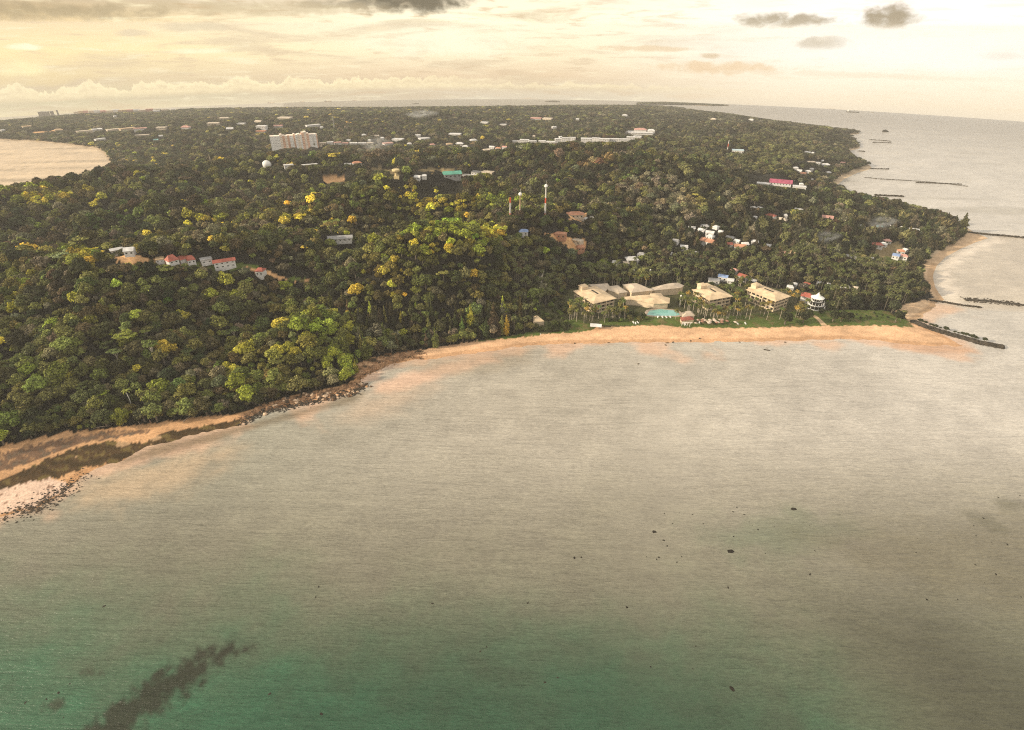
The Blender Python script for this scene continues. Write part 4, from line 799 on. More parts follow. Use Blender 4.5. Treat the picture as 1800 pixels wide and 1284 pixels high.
# lower the trees that would stand in the line of sight to buildings
for zc in bare_zone+lawn_zone[3:]:
    mn = zc.min(0); mx = zc.max(0)
    for q in range(26):
        p = np.array([random.uniform(mn[0], mx[0]), random.uniform(mn[1], mx[1])])
        if inside(zc, p[None, 0], p[None, 1])[0]: clear(p[0], p[1], 3.5+.004*np.hypot(*p), .6)
ta = np.arctan2(tx, ty); alive = np.ones(n, bool)
for a, d, hw, vis in CLEAR:
    gx0 = d*math.sin(a); gy0 = d*math.cos(a); z0 = float(gz(np.array([gx0]), np.array([gy0]))[0])+vis
    c_ = np.abs((ta-a)*td); m_ = (c_ < hw+rad*.7) & (td > d-max(95, .32*d)) & (td < d+hw*.8)
    if not m_.any(): continue
    idx = np.nonzero(m_)[0]
    line = CH+(z0-CH)*td[idx]/d                                     # height of the sight line over each tree
    allow = np.where(td[idx] > d-hw*.5-3, -9, line-tz[idx])
    topz = zs[idx]*1.95
    allow = np.where(allow > 0, allow*1.1, allow)
    f = allow/topz; bad = f < .33; alive[idx[bad]] = False
    g = np.clip(f, .33, 1); zs[idx] *= g; rad[idx] *= np.clip(g*1.2, .4, 1)
# the steep bank directly above the left shore shows full-height foliage
al = alive; tx, ty, tz, td, tpx, tpy, rad, zs, tint, kind, sg = [v[al] for v in (tx, ty, tz, td, tpx, tpy, rad, zs, tint, kind, sg)]
n = len(tx); rz = r.uniform(0, 6.28, n)
lift_ = np.where(kind >= 12, 3.1, np.where(kind >= 9, 1.05, 1.05)); tz2 = tz+zs*lift_
# largest in the picture: individual trees
vis = (tpx > -10) & (tpx < 1810)
score = np.where(vis & (kind != 12) & (kind != 13), rad/td, 0); order = np.argsort(-score)[:285]; ind = np.zeros(n, bool); ind[order] = True
pc = bpy.data.collections.new('canopy_prototypes')
for i, me in enumerate(protos): pc.objects.link(bpy.data.objects.new('tree_kind_%02d' % i, me))
rest = np.nonzero(~ind)[0]
me = bpy.data.meshes.new('forest_points'); me.vertices.add(len(rest))
me.vertices.foreach_set('co', np.stack([tx[rest], ty[rest], tz2[rest]], 1).astype(np.float32).ravel())
def pattr(nm, ty_, arr, key='value'): a = me.attributes.new(nm, ty_, 'POINT'); a.data.foreach_set(key, np.ascontiguousarray(arr).ravel())
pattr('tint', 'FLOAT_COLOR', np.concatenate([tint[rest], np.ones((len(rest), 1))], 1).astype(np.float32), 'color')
pattr('rz', 'FLOAT', rz[rest].astype(np.float32)); pattr('pick', 'INT', kind[rest].astype(np.int32))
pattr('size', 'FLOAT_VECTOR', np.stack([rad[rest], rad[rest]*r.uniform(.85, 1.15, len(rest)), zs[rest]], 1).astype(np.float32), 'vector')
fo = link('forest', me); tag(fo, 'dense tropical forest covering the hills and the coastal plain', 'forest', kind='stuff')
ng = bpy.data.node_groups.new('scatter_trees', 'GeometryNodeTree'); ng.interface.new_socket('Geometry', in_out='INPUT', socket_type='NodeSocketGeometry'); ng.interface.new_socket('Geometry', in_out='OUTPUT', socket_type='NodeSocketGeometry')
gi = ng.nodes.new('NodeGroupInput'); go = ng.nodes.new('NodeGroupOutput')
ci = ng.nodes.new('GeometryNodeCollectionInfo'); ci.inputs[0].default_value = pc; ci.inputs['Separate Children'].default_value = True; ci.inputs['Reset Children'].default_value = True
iop = ng.nodes.new('GeometryNodeInstanceOnPoints'); iop.inputs['Pick Instance'].default_value = True
def na(nm, t): q = ng.nodes.new('GeometryNodeInputNamedAttribute'); q.data_type = t; q.inputs[0].default_value = nm; return q.outputs[0]
cx_ = ng.nodes.new('ShaderNodeCombineXYZ'); ng.links.new(na('rz', 'FLOAT'), cx_.inputs[2])
e2r = ng.nodes.new('FunctionNodeEulerToRotation'); ng.links.new(cx_.outputs[0], e2r.inputs[0])
ng.links.new(gi.outputs[0], iop.inputs['Points']); ng.links.new(ci.outputs[0], iop.inputs['Instance']); ng.links.new(na('pick', 'INT'), iop.inputs['Instance Index'])
ng.links.new(e2r.outputs[0], iop.inputs['Rotation']); ng.links.new(na('size', 'FLOAT_VECTOR'), iop.inputs['Scale']); ng.links.new(iop.outputs[0], go.inputs[0])
fo.modifiers.new('scatter', 'NODES').node_group = ng
# individual trees: crown + trunk
CROWN = [leafy(broad_lobes(60+i, 8+i % 4), 760, .11, 60+i) for i in range(7)]; PCROWN = [leafy(pine_lobes(80+i), 560, .10, 80+i) for i in range(2)]; FCROWN = leafy(flat_lobes(90), 460, .11, 90, core=.6, flat=1.)
mt = MB(); mt.tube([(0, 0, 0), (.04, 0, .5), (0, 0, 1.0)], [.11, .08, .05], 6)
for a in range(4): mt.tube([(.03, 0, .55), (.35*math.cos(a*1.6), .35*math.sin(a*1.6), .95), (.55*math.cos(a*1.6), .55*math.sin(a*1.6), 1.15)], [.045, .03, .012], 4)
TRUNK = mt.mesh('trunk', M['bark'])
def cname(c):
    c = np.array(c); v = c.mean()
    if c[0] > .17: return 'yellow'
    if c[1] > c[0]*1.12 and v > .07: return 'bright green'
    if v > .062: return 'olive green'
    if c[0] > c[1]*1.15: return 'brownish green'
    return 'dark green'
def rel(px, py, LM):
    l = min(LM, key=lambda q: (q[0]-px)**2+(1.3*(q[1]-py))**2); dx, dy = px-l[0], (py-l[1])*1.3; dist = math.hypot(dx, dy)
    if dist < 14: return 'beside '+l[2]
    w = ('right of' if dx > 0 else 'left of') if abs(dx) > abs(dy) else ('below' if dy > 0 else 'above')
    return ('just ' if dist < 45 else 'well ')+w+' '+l[2]
LM1 = [(217,730,'the bushy yellow-green shore tree'),(230,595,'the tallest tiered umbrella tree'),(236,705,'the white-trunked coconut palm'),(505,610,'the yellow clump on the spur'),(560,570,'the bright spur crest'),(630,655,'the tip of the rocky point'),(440,705,'the right end of the left sand'),
 (90,600,'the olive trees at far left'),(25,730,'the lower left forest corner'),(335,625,'the dull green umbrella tree'),(720,600,'the start of the narrow beach'),(850,575,'the middle of the narrow beach'),(941,550,'the thatched hut'),(1560,510,'the shore trees at the sand pocket'),(120,670,'the lime trees near the reef'),(330,690,'the leaning driftwood log'),(580,640,'the lime slope of the point'),(420,625,'the yellow tree left of the spur'),(700,500,'the yellow streak on the hillside')]
LM2 = [(1043,535,'the leftmost hotel block'),(1165,552,'the swimming pool'),(1208,552,'the pool bar'),(1250,530,'the middle hotel block'),(1360,530,'the rightmost hotel block'),(1432,541,'the white terrace building'),(1047,577,'the beach shelter'),(1120,506,'the broad lobby roof'),(1140,527,'the restaurant roof'),(941,562,'the thatched hut'),(1395,568,'the round lawn trees'),(1300,505,'the red-roofed house'),(1185,503,'the curving lobby roof')]
def tree(x, y, z, rr, hz, col, mesh, label, group=None, name='broadleaf_tree', cat='tree', rz_=0., tr=TRUNK, lift=1.05, bark=(.16, .13, .10)):
    root = tag(link(name, None, (x, y, z), rz_), label, cat, group)
    link('crown', mesh, (0, 0, hz*lift), 0, root, (rr, rr, hz), col)
    link('trunk', tr, (0, 0, -.3), 0, root, (rr, rr, hz*lift+.3), bark); return root
for i in order:
    k = kind[i]; ms = PCROWN[i % 2] if k in PINE else FCROWN if k == FLAT else CROWN[i % 7]
    cn = cname(tint[i]); zn = rel(tpx[i], tpy[i], LM1); kn = {True: 'narrow feathery tree'}.get(k in PINE, 'flat-topped tree' if k == FLAT else 'round-crowned tree')
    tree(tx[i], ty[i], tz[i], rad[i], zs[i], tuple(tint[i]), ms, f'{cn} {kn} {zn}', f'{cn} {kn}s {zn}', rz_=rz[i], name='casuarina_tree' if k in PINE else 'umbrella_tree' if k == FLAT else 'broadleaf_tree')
# ------------------------------------------------------------------ named trees
def place(px, py): return hit(px, py)
def named(px, py, wpx, hpx, col, mesh, label, **k):
    x, y, z = place(px, py); s = mpp(x, y, z); return tree(x, y, z, wpx*s*.5, hpx*s*k.pop('hf', .5)*1.05, col, mesh, label, rz_=px*.7, **k)
named(217, 748, 30, 34, (.17, .18, .03), CROWN[1], 'bushy yellow-green tree standing forward on the sand at left')
named(143, 757, 9, 12, (.20, .20, .03), CROWN[2], 'small yellow-green bush at the left edge of the sand', name='bush', cat='bush')
named(157, 755, 10, 11, (.10, .12, .03), CROWN[3], 'low dark green bush at the sand edge right of the small yellow bush', name='bush', cat='bush')
named(1379, 571, 24, 26, (.030, .034, .016), CROWN[4], 'round dark tree on the beach lawn, left of the pair', name='casuarina_tree')
named(1411, 568, 22, 24, (.032, .036, .018), CROWN[5], 'round dark tree on the beach lawn, right of the pair', name='casuarina_tree')
for i, (px, py, w, h) in enumerate([(1463,566,20,22),(1478,566,20,22),(1492,564,14,16),(1573,568,16,26),(1582,565,12,18),(1545,540,12,22),(1520,535,14,24)]):
    named(px, py, w, h, (.032, .038, .018), CROWN[i % 7], f'dark casuarina, {ORN[i]} on the lawn before the breakwater', name='casuarina_tree', group='casuarinas on the right-hand lawn')
for i, (px, py, w) in enumerate([(1505,556,5),(1512,562,6),(1522,559,5),(1527,563,8),(1540,560,6),(1550,557,5),(1560,562,6),(1536,553,5)]):
    named(px, py, w, w, (.035, .045, .02), CROWN[i % 7], f'small dark shrub, {ORN[i]} on the lawn before the breakwater', name='shrub', cat='shrub', group='shrubs on the right-hand lawn')
for i, (px, py, w, h) in enumerate([(228,615,30,30),(275,640,24,40),(210,640,22,26),(262,600,18,20),(415,600,22,22),(335,640,18,24)]):
    x, y, z = place(px, py); s = mpp(x, y, z)
    tree(x, y, z, w*s*.55, h*s*.42, [(.20,.22,.04),(.12,.15,.04),(.12,.15,.05),(.14,.16,.04),(.07,.09,.03),(.08,.10,.04)][i], FCROWN, ['tall tiered umbrella tree with yellow-green layers on the left slope', 'umbrella tree with a bare pale trunk right of the tallest tiered tree', 'pale green tiered tree below and left of the tallest tiered tree', 'small yellow-green umbrella tree above the bare-trunked one', 'dark umbrella tree beside the forest gap left of the spur', 'dull green umbrella tree in the middle of the left slope'][i], name='umbrella_tree', lift=2.1, bark=(.45, .40, .33), rz_=i)
# bare pale tree at the forest edge left of the hotel
x, y, z = place(951, 512); s = mpp(x, y, z); dt = tag(link('dead_tree', None, (x, y, z)), 'bare white branching tree above the forest edge left of the hotel', 'tree')
MB().tube([(0, 0, -1), (.3, 0, 8), (0, 0, 14)], [.5, .35, .2], 6).build('trunk', M['bark'], dt, color=(.6, .54, .45))
for th, z0 in [(0, 8), (2, 9.5), (4, 10.5), (5.2, 12), (1, 12.5), (3, 7)]: MB().tube([(.2, 0, z0), (2*math.cos(th), 2*math.sin(th), z0+2), (3.4*math.cos(th), 3.4*math.sin(th), z0+4.5)], [.25, .16, .07], 4).build('limb', M['bark'], dt, color=(.6, .54, .45))
# ------------------------------------------------------------------ coconut palms
PALMC = [palm_mesh(100+i) for i in range(4)]
def trunk_palm(seed): r_ = random.Random(seed); a = r_.uniform(0, 6.28); q = r_.uniform(.02, .09); return MB().tube([(0, 0, 0), (q*.3*math.cos(a), q*.3*math.sin(a), .5), (0, 0, 1)], [.032, .024, .020], 6).mesh('palm_trunk', M['bark'])
PT = [trunk_palm(i) for i in range(4)]
def palm(x, y, z, h_, r_, label, group=None, col=(.085, .085, .03), bark=(.38, .33, .26)):
    root = tag(link('coconut_palm', None, (x, y, z), random.uniform(0, 6.28)), label, 'palm', group); i = random.randrange(4)
    link('trunk', PT[i], (0, 0, -.3), 0, root, (h_*.75, h_*.75, h_+.3), bark); link('crown', PALMC[i], (0, 0, h_), 0, root, (r_, r_, r_), col); return root
for px, py, h_, lb in [(234,720,13,'coconut palm with a bright white trunk above the left sand strip, taller of two'), (254,712,9,'coconut palm with a pale trunk right of the taller white-trunked palm')]:
    x, y, z = place(px, py); palm(x, y, z, h_, 3.2, lb, col=(.16, .17, .04), bark=(.7, .66, .58))
def blocked(x, y, m_=1.5):
    for f, a, lu, lw in BLD:
        if lw > 0:
            d = np.array([x, y])-f; u = d @ np.array([math.cos(a), math.sin(a)]); w = d @ np.array([-math.sin(a), math.cos(a)])
            if -m_ < u < lu+m_ and -m_ < w < lw+m_: return True
        elif math.hypot(x-f[0], y-f[1]) < lu+m_: return True
    for a, d, hw, vis in CLEAR:
        if math.hypot(x-d*math.sin(a), y-d*math.cos(a)) < hw*.8+1.5: return True
    return False
zp = [((1000,1100), (546,568), 75, 'in the palm row in front of the leftmost hotel block'), ((1185,1300), (520,566), 110, 'in the palm grove in front of the middle hotel block'), ((1300,1420), (530,564), 50, 'in the palms in front of the rightmost hotel block'), ((1090,1200), (505,548), 40, 'among the gardens between the lobby and the pool'), ((1290,1330), (500,545), 26, 'in the gap between the middle and right hotel blocks'), ((1050,1200), (500,506), 40, 'in the row behind the lobby roofs')]
for (xa, xb), (ya, yb), nn, ph in zp:
    for q in range(nn):
        px = random.uniform(xa, xb); py = random.uniform(ya, yb); x, y, z = place(px, py)
        if blocked(x, y): continue
        yel = random.random() < .12
        ph = rel(px, py-12, LM2); palm(x, y, z, random.uniform(7, 11.5), random.uniform(2.6, 3.6), f'{"yellowing" if yel else "green"} coconut palm {ph}', f'{"yellowing" if yel else "green"} palms {ph}', (.26, .17, .04) if yel else (.07+random.random()*.04, .075+random.random()*.03, .028))
for q in range(330):
    xa, xb, ya, yb, ph = random.choice([(940,1000,540,585,'between the thatched hut and the leftmost hotel block'), (1085,1210,510,548,'in the gardens round the restaurant roof'), (1200,1320,500,545,'between the middle and right hotel blocks'), (1395,1470,510,560,'round the white terrace building'), (1040,1140,545,566,'below the leftmost hotel block'), (960,1090,500,550,'close round the leftmost hotel block')])
    px = random.uniform(xa, xb); py = random.uniform(ya, yb); x, y, z = place(px, py)
    if blocked(x, y): continue
    ph = rel(px, py, LM2); r_ = random.uniform(1.6, 3.4); c = random.choice([(.045,.055,.02), (.06,.07,.022), (.09,.085,.03), (.035,.04,.018), (.10,.13,.03)])
    tree(x, y, z, r_, r_*random.uniform(.7, 1.1), c, CROWN[q % 7], f'{cname(c)} garden shrub {ph}', f'{cname(c)} shrubs {ph}', name='garden_shrub', cat='shrub', rz_=q, lift=.75)
# ------------------------------------------------------------------ rocks
def rockmesh(seed):
    r_ = np.random.default_rng(seed); v = []
    for ph, k in ((-1.2, 4), (-.35, 6), (.5, 5), (1.25, 3)):
        for q in range(k): th = 6.28*q/k+ph; s_ = r_.uniform(.75, 1.2); v.append((math.cos(ph)*math.cos(th)*s_, math.cos(ph)*math.sin(th)*s_, math.sin(ph)*s_*.75))
    import bmesh; bm = bmesh.new()
    for p in v: bm.verts.new(p)
    bmesh.ops.convex_hull(bm, input=bm.verts); me = bpy.data.meshes.new('rock'); bm.to_mesh(me); bm.free(); me.materials.append(M['rock']); return me
ROCK = [rockmesh(i) for i in range(8)]
def rockpile(pts, sizes, name, mat, zoff=0.):
    vs = []; fs = []; k = 0
    for (x, y, z), s_ in zip(pts, sizes):
        me = ROCK[random.randrange(8)]; a = random.uniform(0, 6.28); ca, sa = math.cos(a), math.sin(a)
        for v in me.vertices: vs.append((x+s_*(v.co.x*ca-v.co.y*sa), y+s_*(v.co.x*sa+v.co.y*ca), z+s_*v.co.z*.8+zoff))
        for p in me.polygons: fs.append(tuple(i+k for i in p.vertices))
        k += len(me.vertices)
    m_ = bpy.data.meshes.new(name); m_.from_pydata(vs, [], fs); m_.materials.append(mat); return m_
rock_dark = material('wet_rock', (.045, .036, .026), .85, var=.6, scale=.4); rock_or = material('orange_rock', (.30, .17, .09), .9, var=.5, scale=.35)
def along(pp, n_, spread, sea=True):
    P = poly_world(pp); L = np.r_[0, np.cumsum(np.hypot(*(P[1:]-P[:-1]).T))]; out = []
    for q in range(n_):
        t = random.uniform(0, L[-1]); x = np.interp(t, L, P[:, 0])+random.gauss(0, spread); y = np.interp(t, L, P[:, 1])+random.gauss(0, spread)
        out.append((x, y, float(gz(np.array([x]), np.array([y]))[0])))
    return out
# reef boulders at lower left: biggest singly, the rest as rubble
pts = along([(10,903),(50,900),(90,880),(118,862),(135,848)], 340, 3.4)+along([(60,890),(110,860),(150,835)], 120, 3.)
o = link('reef_rubble', rockpile(pts, [random.uniform(.18, .55) for _ in pts], 'rubble', rock_dark)); tag(o, 'dark stony rubble along the outer edge of the reef flat', 'rubble', kind='stuff')
for q, (x, y, z) in enumerate(along([(8,904),(50,900),(95,876),(125,858)], 34, 3.6)):
    tag(link('reef_boulder', ROCK[q % 8], (x, y, z), q, None, (random.uniform(.35, 1.2),)*3, (.10, .07, .045)), 'dark boulder on the outer edge of the pale reef flat', 'boulder', 'boulders on the outer reef edge')
pts = along([(425,745),(470,723),(535,710),(590,698),(625,690),(640,678)], 900, 1.8)
o = link('shore_rubble', rockpile(pts, [random.uniform(.2, .7) for _ in pts], 'rubble', rock_dark)); tag(o, 'wet brown rubble along the waterline of the wooded point', 'rubble', kind='stuff')
pts = along([(428,735),(470,715),(540,699),(600,686),(625,676)], 800, 1.6)+along([(628,665),(660,645),(700,628),(740,622)], 500, 2.6)
o = link('rock_shelf', rockpile(pts, [random.uniform(.25, .8) for _ in pts], 'rubble', rock_or)); tag(o, 'orange-brown broken rock shelf under the trees of the point', 'rubble', kind='stuff')
for q, (x, y, z) in enumerate(along([(560,700),(605,694),(632,684),(640,674)], 60, 2.2)+along([(430,738),(500,706),(560,695)], 40, 1.6)):
    c = random.choice([(.07, .05, .035), (.34, .20, .11), (.5, .36, .24), (.12, .07, .04)]); nmc = {.07: 'dark', .34: 'orange', .5: 'pale', .12: 'brown'}[c[0]]
    wh = 'at the tip of the rocky point' if q < 60 else 'on the shore between the sand strip and the point'
    tag(link('shore_boulder', ROCK[q % 8], (x, y, z), q, None, (random.uniform(.8, 1.7),)*3, c), f'{nmc} boulder {wh}', 'boulder', f'{nmc} boulders {wh}')
# breakwater with bushes, groynes
def rubble_wall(pp, w0, hgt, dens, label, name='breakwater', cat='breakwater', size=(.7, 1.7)):
    P = poly_world(pp); c = P[0]; z0 = float(zsea(c[0], c[1])); root = tag(link(name, None, (c[0], c[1], z0)), label, cat); n_ = len(P)
    L = np.r_[0, np.cumsum(np.hypot(*(P[1:]-P[:-1]).T))]; mbw = MB(); ring = []
    for i, p in enumerate(P):
        t = P[min(i+1, n_-1)]-P[max(i-1, 0)]; t = t/np.linalg.norm(t); nr = np.array([-t[1], t[0]]); zz = float(zsea(*p))-z0
        ring += [(*(p-c+nr*w0*.9), zz-1.5), (*(p-c+nr*w0*.3), zz+hgt*.8), (*(p-c-nr*w0*.3), zz+hgt*.8), (*(p-c-nr*w0*.9), zz-1.5)]
    fs = [(i*4+k, i*4+(k+1) % 4, (i+1)*4+(k+1) % 4, (i+1)*4+k) for i in range(n_-1) for k in range(4)]+[(0, 3, 2, 1), tuple((n_-1)*4+k for k in range(4))]
    mbw.add(ring, fs).build('core', rock_dark, root); pts = []; sz = []
    for q in range(int(L[-1]*dens)):
        t = random.uniform(-.5, L[-1]+1); x = np.interp(t, L, P[:, 0]); y = np.interp(t, L, P[:, 1]); k = random.uniform(-1.05, 1.05)
        i = min(n_-2, max(0, int(np.searchsorted(L, t))-1)); tt = P[i+1]-P[i]; tt /= np.linalg.norm(tt)
        x += -tt[1]*k*w0; y += tt[0]*k*w0; pts.append((x-c[0], y-c[1], float(zsea(x, y))-z0+max(-.2, hgt*(1.1-abs(k))))); sz.append(random.uniform(*size))
    o = link('rubble', rockpile(pts, sz, 'rubble', rock_dark), parent=root); o['kind'] = 'stuff'; return P
BW = rubble_wall([(1604,566),(1622,573),(1650,583),(1690,594),(1725,604),(1762,611)], 2.6, 1.1, 9, 'long dark rock breakwater running out right from the sand point')
P = poly_world([(1612,566),(1640,577),(1680,588),(1720,600),(1745,605)]); L = np.r_[0, np.cumsum(np.hypot(*(P[1:]-P[:-1]).T))]
for q in range(19):
    t = L[-1]*(q+random.random()*1.6)/20.5; x = np.interp(t, L, P[:, 0]); y = np.interp(t, L, P[:, 1]); r_ = random.uniform(1.2, 2.4)
    tree(x, y, float(zsea(x, y))+1.2, r_, r_*random.uniform(.5, .9), (.04, .045, .02), CROWN[q % 7], 'small wind-bent bush growing along the top of the rock breakwater', 'bushes on the rock breakwater', name='breakwater_bush', cat='bush', rz_=q, lift=.9)
rubble_wall([(1628,528),(1655,531),(1690,537),(1724,541)], 1.6, .8, 5, 'short dark groyne between the small sand pocket and the lagoon', 'groyne', 'groyne', (.4, .9))
rubble_wall([(1700,409),(1725,412),(1760,415),(1830,421)], 2.4, 1.2, 4, 'long dark groyne at the top of the lagoon reaching the right edge', 'groyne', 'groyne', (.5, 1.2))
rubble_wall([(1530,297),(1545,297.5),(1562,298)], 2.0, 1.2, 2, 'short groyne off the small far cape', 'groyne', 'groyne', (.6, 1.2))
rubble_wall([(1518,312),(1545,315),(1600,318),(1650,322),(1700,328)], 1.6, .5, 1.6, 'very long thin groyne running right below the far cape', 'groyne', 'groyne', (.5, 1.0))
rubble_wall([(1610,321.5),(1640,322.5),(1690,324.5)], 2.2, .8, 1.6, 'dark rock bar beside the outer half of the long thin groyne', 'rock_bar', 'rock bar', (.6, 1.2))
rubble_wall([(1538,344),(1560,345),(1587,346)], 2.4, 1.6, 3, 'thick dark groyne just beyond the tall shore trees', 'groyne', 'groyne', (.6, 1.4))
rubble_wall([(1528,246),(1545,247),(1566,249)], 3.5, .9, 1., 'upper of two dark sand bars off the distant cape', 'rock_bar', 'rock bar', (.8, 1.6))
rubble_wall([(1534,251),(1550,251),(1568,252)], 3, .7, 1., 'lower of two dark sand bars off the distant cape', 'rock_bar', 'rock bar', (.8, 1.6))
rubble_wall([(1508,266),(1520,267)], 3, 1, 2, 'tiny groyne in the cove of the distant cape', 'groyne', 'groyne', (.8, 1.6))
rubble_wall([(1695,527),(1730,529),(1770,533),(1830,541)], 5.5, .5, 3, 'broad low stony bar across the lower edge of the lagoon', 'rock_bar', 'rock bar', (.4, .9))
for px, py, r_, lb in [(1556,232,9,'dark islet rock standing in the sea off the distant cape'),(1287,1211,.9,'dark rock awash in the green water at lower right'),(1285,970,1.2,'dark reef head awash in the middle of the right-hand water'),(760,1061,.45,'small dark reef head in the water left of the bottom centre'),(928,1060,.4,'small dark reef head in the water at bottom centre'),
    (1102,1068,.5,'small dark reef head right of the bottom centre'),(1280,1033,.45,'small reef head between the two bigger ones at lower right'),(183,1066,.55,'small dark reef head in the green water at lower left'),(1010,981,.6,'dark reef head with a smaller companion in mid water'),(1022,980,.4,'smaller reef head touching its larger companion in mid water'),
    (565,1255,.5,'small reef head near the bottom edge left of centre'),(1424,1010,.5,'small reef head above the brown water at right'),(1751,1010,.5,'small reef head near the right edge'),(1150,935,.9,'flat reef patch left of the right-hand reef head'),(1395,895,1.2,'elongated reef patch in the upper right-hand water'),(555,1050,.35,'faint tiny reef head left of centre')]:
    x, y = unproj(np.array([px]), np.array([py])); x, y = float(x[0]), float(y[0])
    fl_ = .75 if r_ > 5 else .22
    tag(link('sea_rock', ROCK[int(px) % 8], (x, y, zsea(x, y)-(0 if r_ > 5 else r_*.05)), px, None, (r_*1.6 if r_ < 5 else r_, r_, r_*fl_), (.022, .018, .012)), lb, 'rock')
for q in range(60):
    px, py = (random.uniform(1130, 1450), random.uniform(890, 990)) if q < 26 else (random.uniform(1600, 1800), random.uniform(860, 1060)) if q < 44 else (random.uniform(450, 1300), random.uniform(1030, 1230)) if q < 54 else (random.uniform(20, 160), random.uniform(1180, 1270))
    x, y = unproj(np.array([px]), np.array([py])); x, y = float(x[0]), float(y[0]); r_ = random.uniform(.18, .5)
    w_ = 'left of centre right' if False else ('in the band of reef heads right of centre' if q < 26 else 'near the right edge' if q < 44 else 'scattered over the green water' if q < 54 else 'beside the seagrass bed')
    tag(link('reef_rock', ROCK[q % 8], (x, y, zsea(x, y)-.02), q, None, (r_*1.5, r_, r_*.3), (.03, .027, .018)), f'tiny dark reef head awash {w_}', 'rock', f'tiny reef heads {w_}')
for q, (px, py) in enumerate([(1173,603),(1183,602),(1170,607),(1300,602),(1214,600),(1230,596),(1380,602),(1122,640),(1010,604),(1070,603)]):
    x, y = unproj(np.array([px]), np.array([py])); x, y = float(x[0]), float(y[0])
    tag(link('beach_rock', ROCK[q % 8], (x, y, float(gz([x], [y])[0])), q, None, (1.1+.4*(q < 2), .8, .5), (.07, .05, .03)), f'dark stone on the hotel waterline, {ORN[sorted([1173,1183,1170,1300,1214,1230,1380,1122,1010,1070]).index(px)]} of its line', 'stone', 'stones at the hotel waterline')
# ------------------------------------------------------------------ boats and ships
def boat(px, py, lpx, label, name, col, big=False, rot=0.):
    x, y = unproj(np.array([px]), np.array([py])); x, y = float(x[0]), float(y[0]); z = zsea(x, y); s = mpp(x, y, z); L = lpx*s; b_ = L*.16
    root = tag(link(name, None, (x, y, z), -math.atan2(x, y)+rot), label, 'ship' if big else 'boat'); hh = L*(.06 if big else .09)
    MB().prism([(-L*.46, -b_*.35), (-L*.30, -b_*.5), (L*.30, -b_*.5), (L*.44, 0), (L*.30, b_*.5), (-L*.30, b_*.5), (-L*.46, b_*.35)][::1], -.5, hh, [(-L*.5, -b_*.4), (-L*.32, -b_*.55), (L*.33, -b_*.55), (L*.52, 0), (L*.33, b_*.55), (-L*.32, b_*.55), (-L*.5, b_*.4)]).build('hull', M['paint'], root, color=col)
    if big: MB().box(-L*.45, -L*.30, -b_*.4, b_*.4, hh+.01, hh+L*.10).box(-L*.42, -L*.33, -b_*.25, b_*.25, hh+L*.101, hh+L*.14).build('bridge', M['paint'], root, color=WHITE); MB().tube([(L*.1, 0, hh), (L*.1, 0, hh+L*.13)], L*.012, 5).tube([(L*.3, 0, hh), (L*.3, 0, hh+L*.11)], L*.012, 5).build('masts', M['paint'], root, color=col)
    else:
        MB().box(-L*.2, L*.12, -b_*.42, b_*.42, hh+1.3, hh+1.45).build('canopy', M['paint'], root, color=(.2, .17, .13))
        for a in (-.18, .10):
            for c_ in (-.38, .38): MB().box(a*L-.05, a*L+.05, c_*b_-.05, c_*b_+.05, hh-.1, hh+1.3).build('post', M['wood'], root)
    return root
boat(1348, 616, 11, 'small dark covered boat floating off the hotel beach', 'small_boat', (.05, .04, .03))
for px, py, l, c, lb in [(1499,197,21,(.06,.055,.05),'long dark barge low on the sea at upper right'),(577,178,13,(.55,.40,.25),'rightmost of the pale ships beyond the far coast, long hull'),(531,177,9,(.6,.36,.2),'pale ship with a high bridge between two others beyond the far coast'),(476,178,12,(.6,.38,.22),'pale orange ship beyond the far coast left of two others'),(623,176,7,(.55,.3,.2),'small reddish ship beyond the far coast near centre'),(1533,197,6,(.3,.26,.2),'tiny ship on the horizon right of the dark barge'),(1463,190,10,(.4,.35,.28),'faint ship on the horizon left of the dark barge')]:
    boat(px, py+1, l, lb, 'cargo_ship', c, True, random.uniform(-.2, .2))
for px, py, l, hh, lb in [(972,179.5,34,1.0,'low wooded islet on the horizon right of centre'),(731,183,16,.6,'tiny dark islet off the far coast at centre')]:
    x, y = unproj(np.array([px]), np.array([py])); x, y = float(x[0]), float(y[0]); s = mpp(x, y, zsea(x, y)); o = link('islet', ROCK[3], (x, y, zsea(x, y)), -math.atan2(x, y), None, (l*s*.5, l*s*.15, 2.6*s*hh), (.10, .085, .06)); tag(o, lb, 'islet')
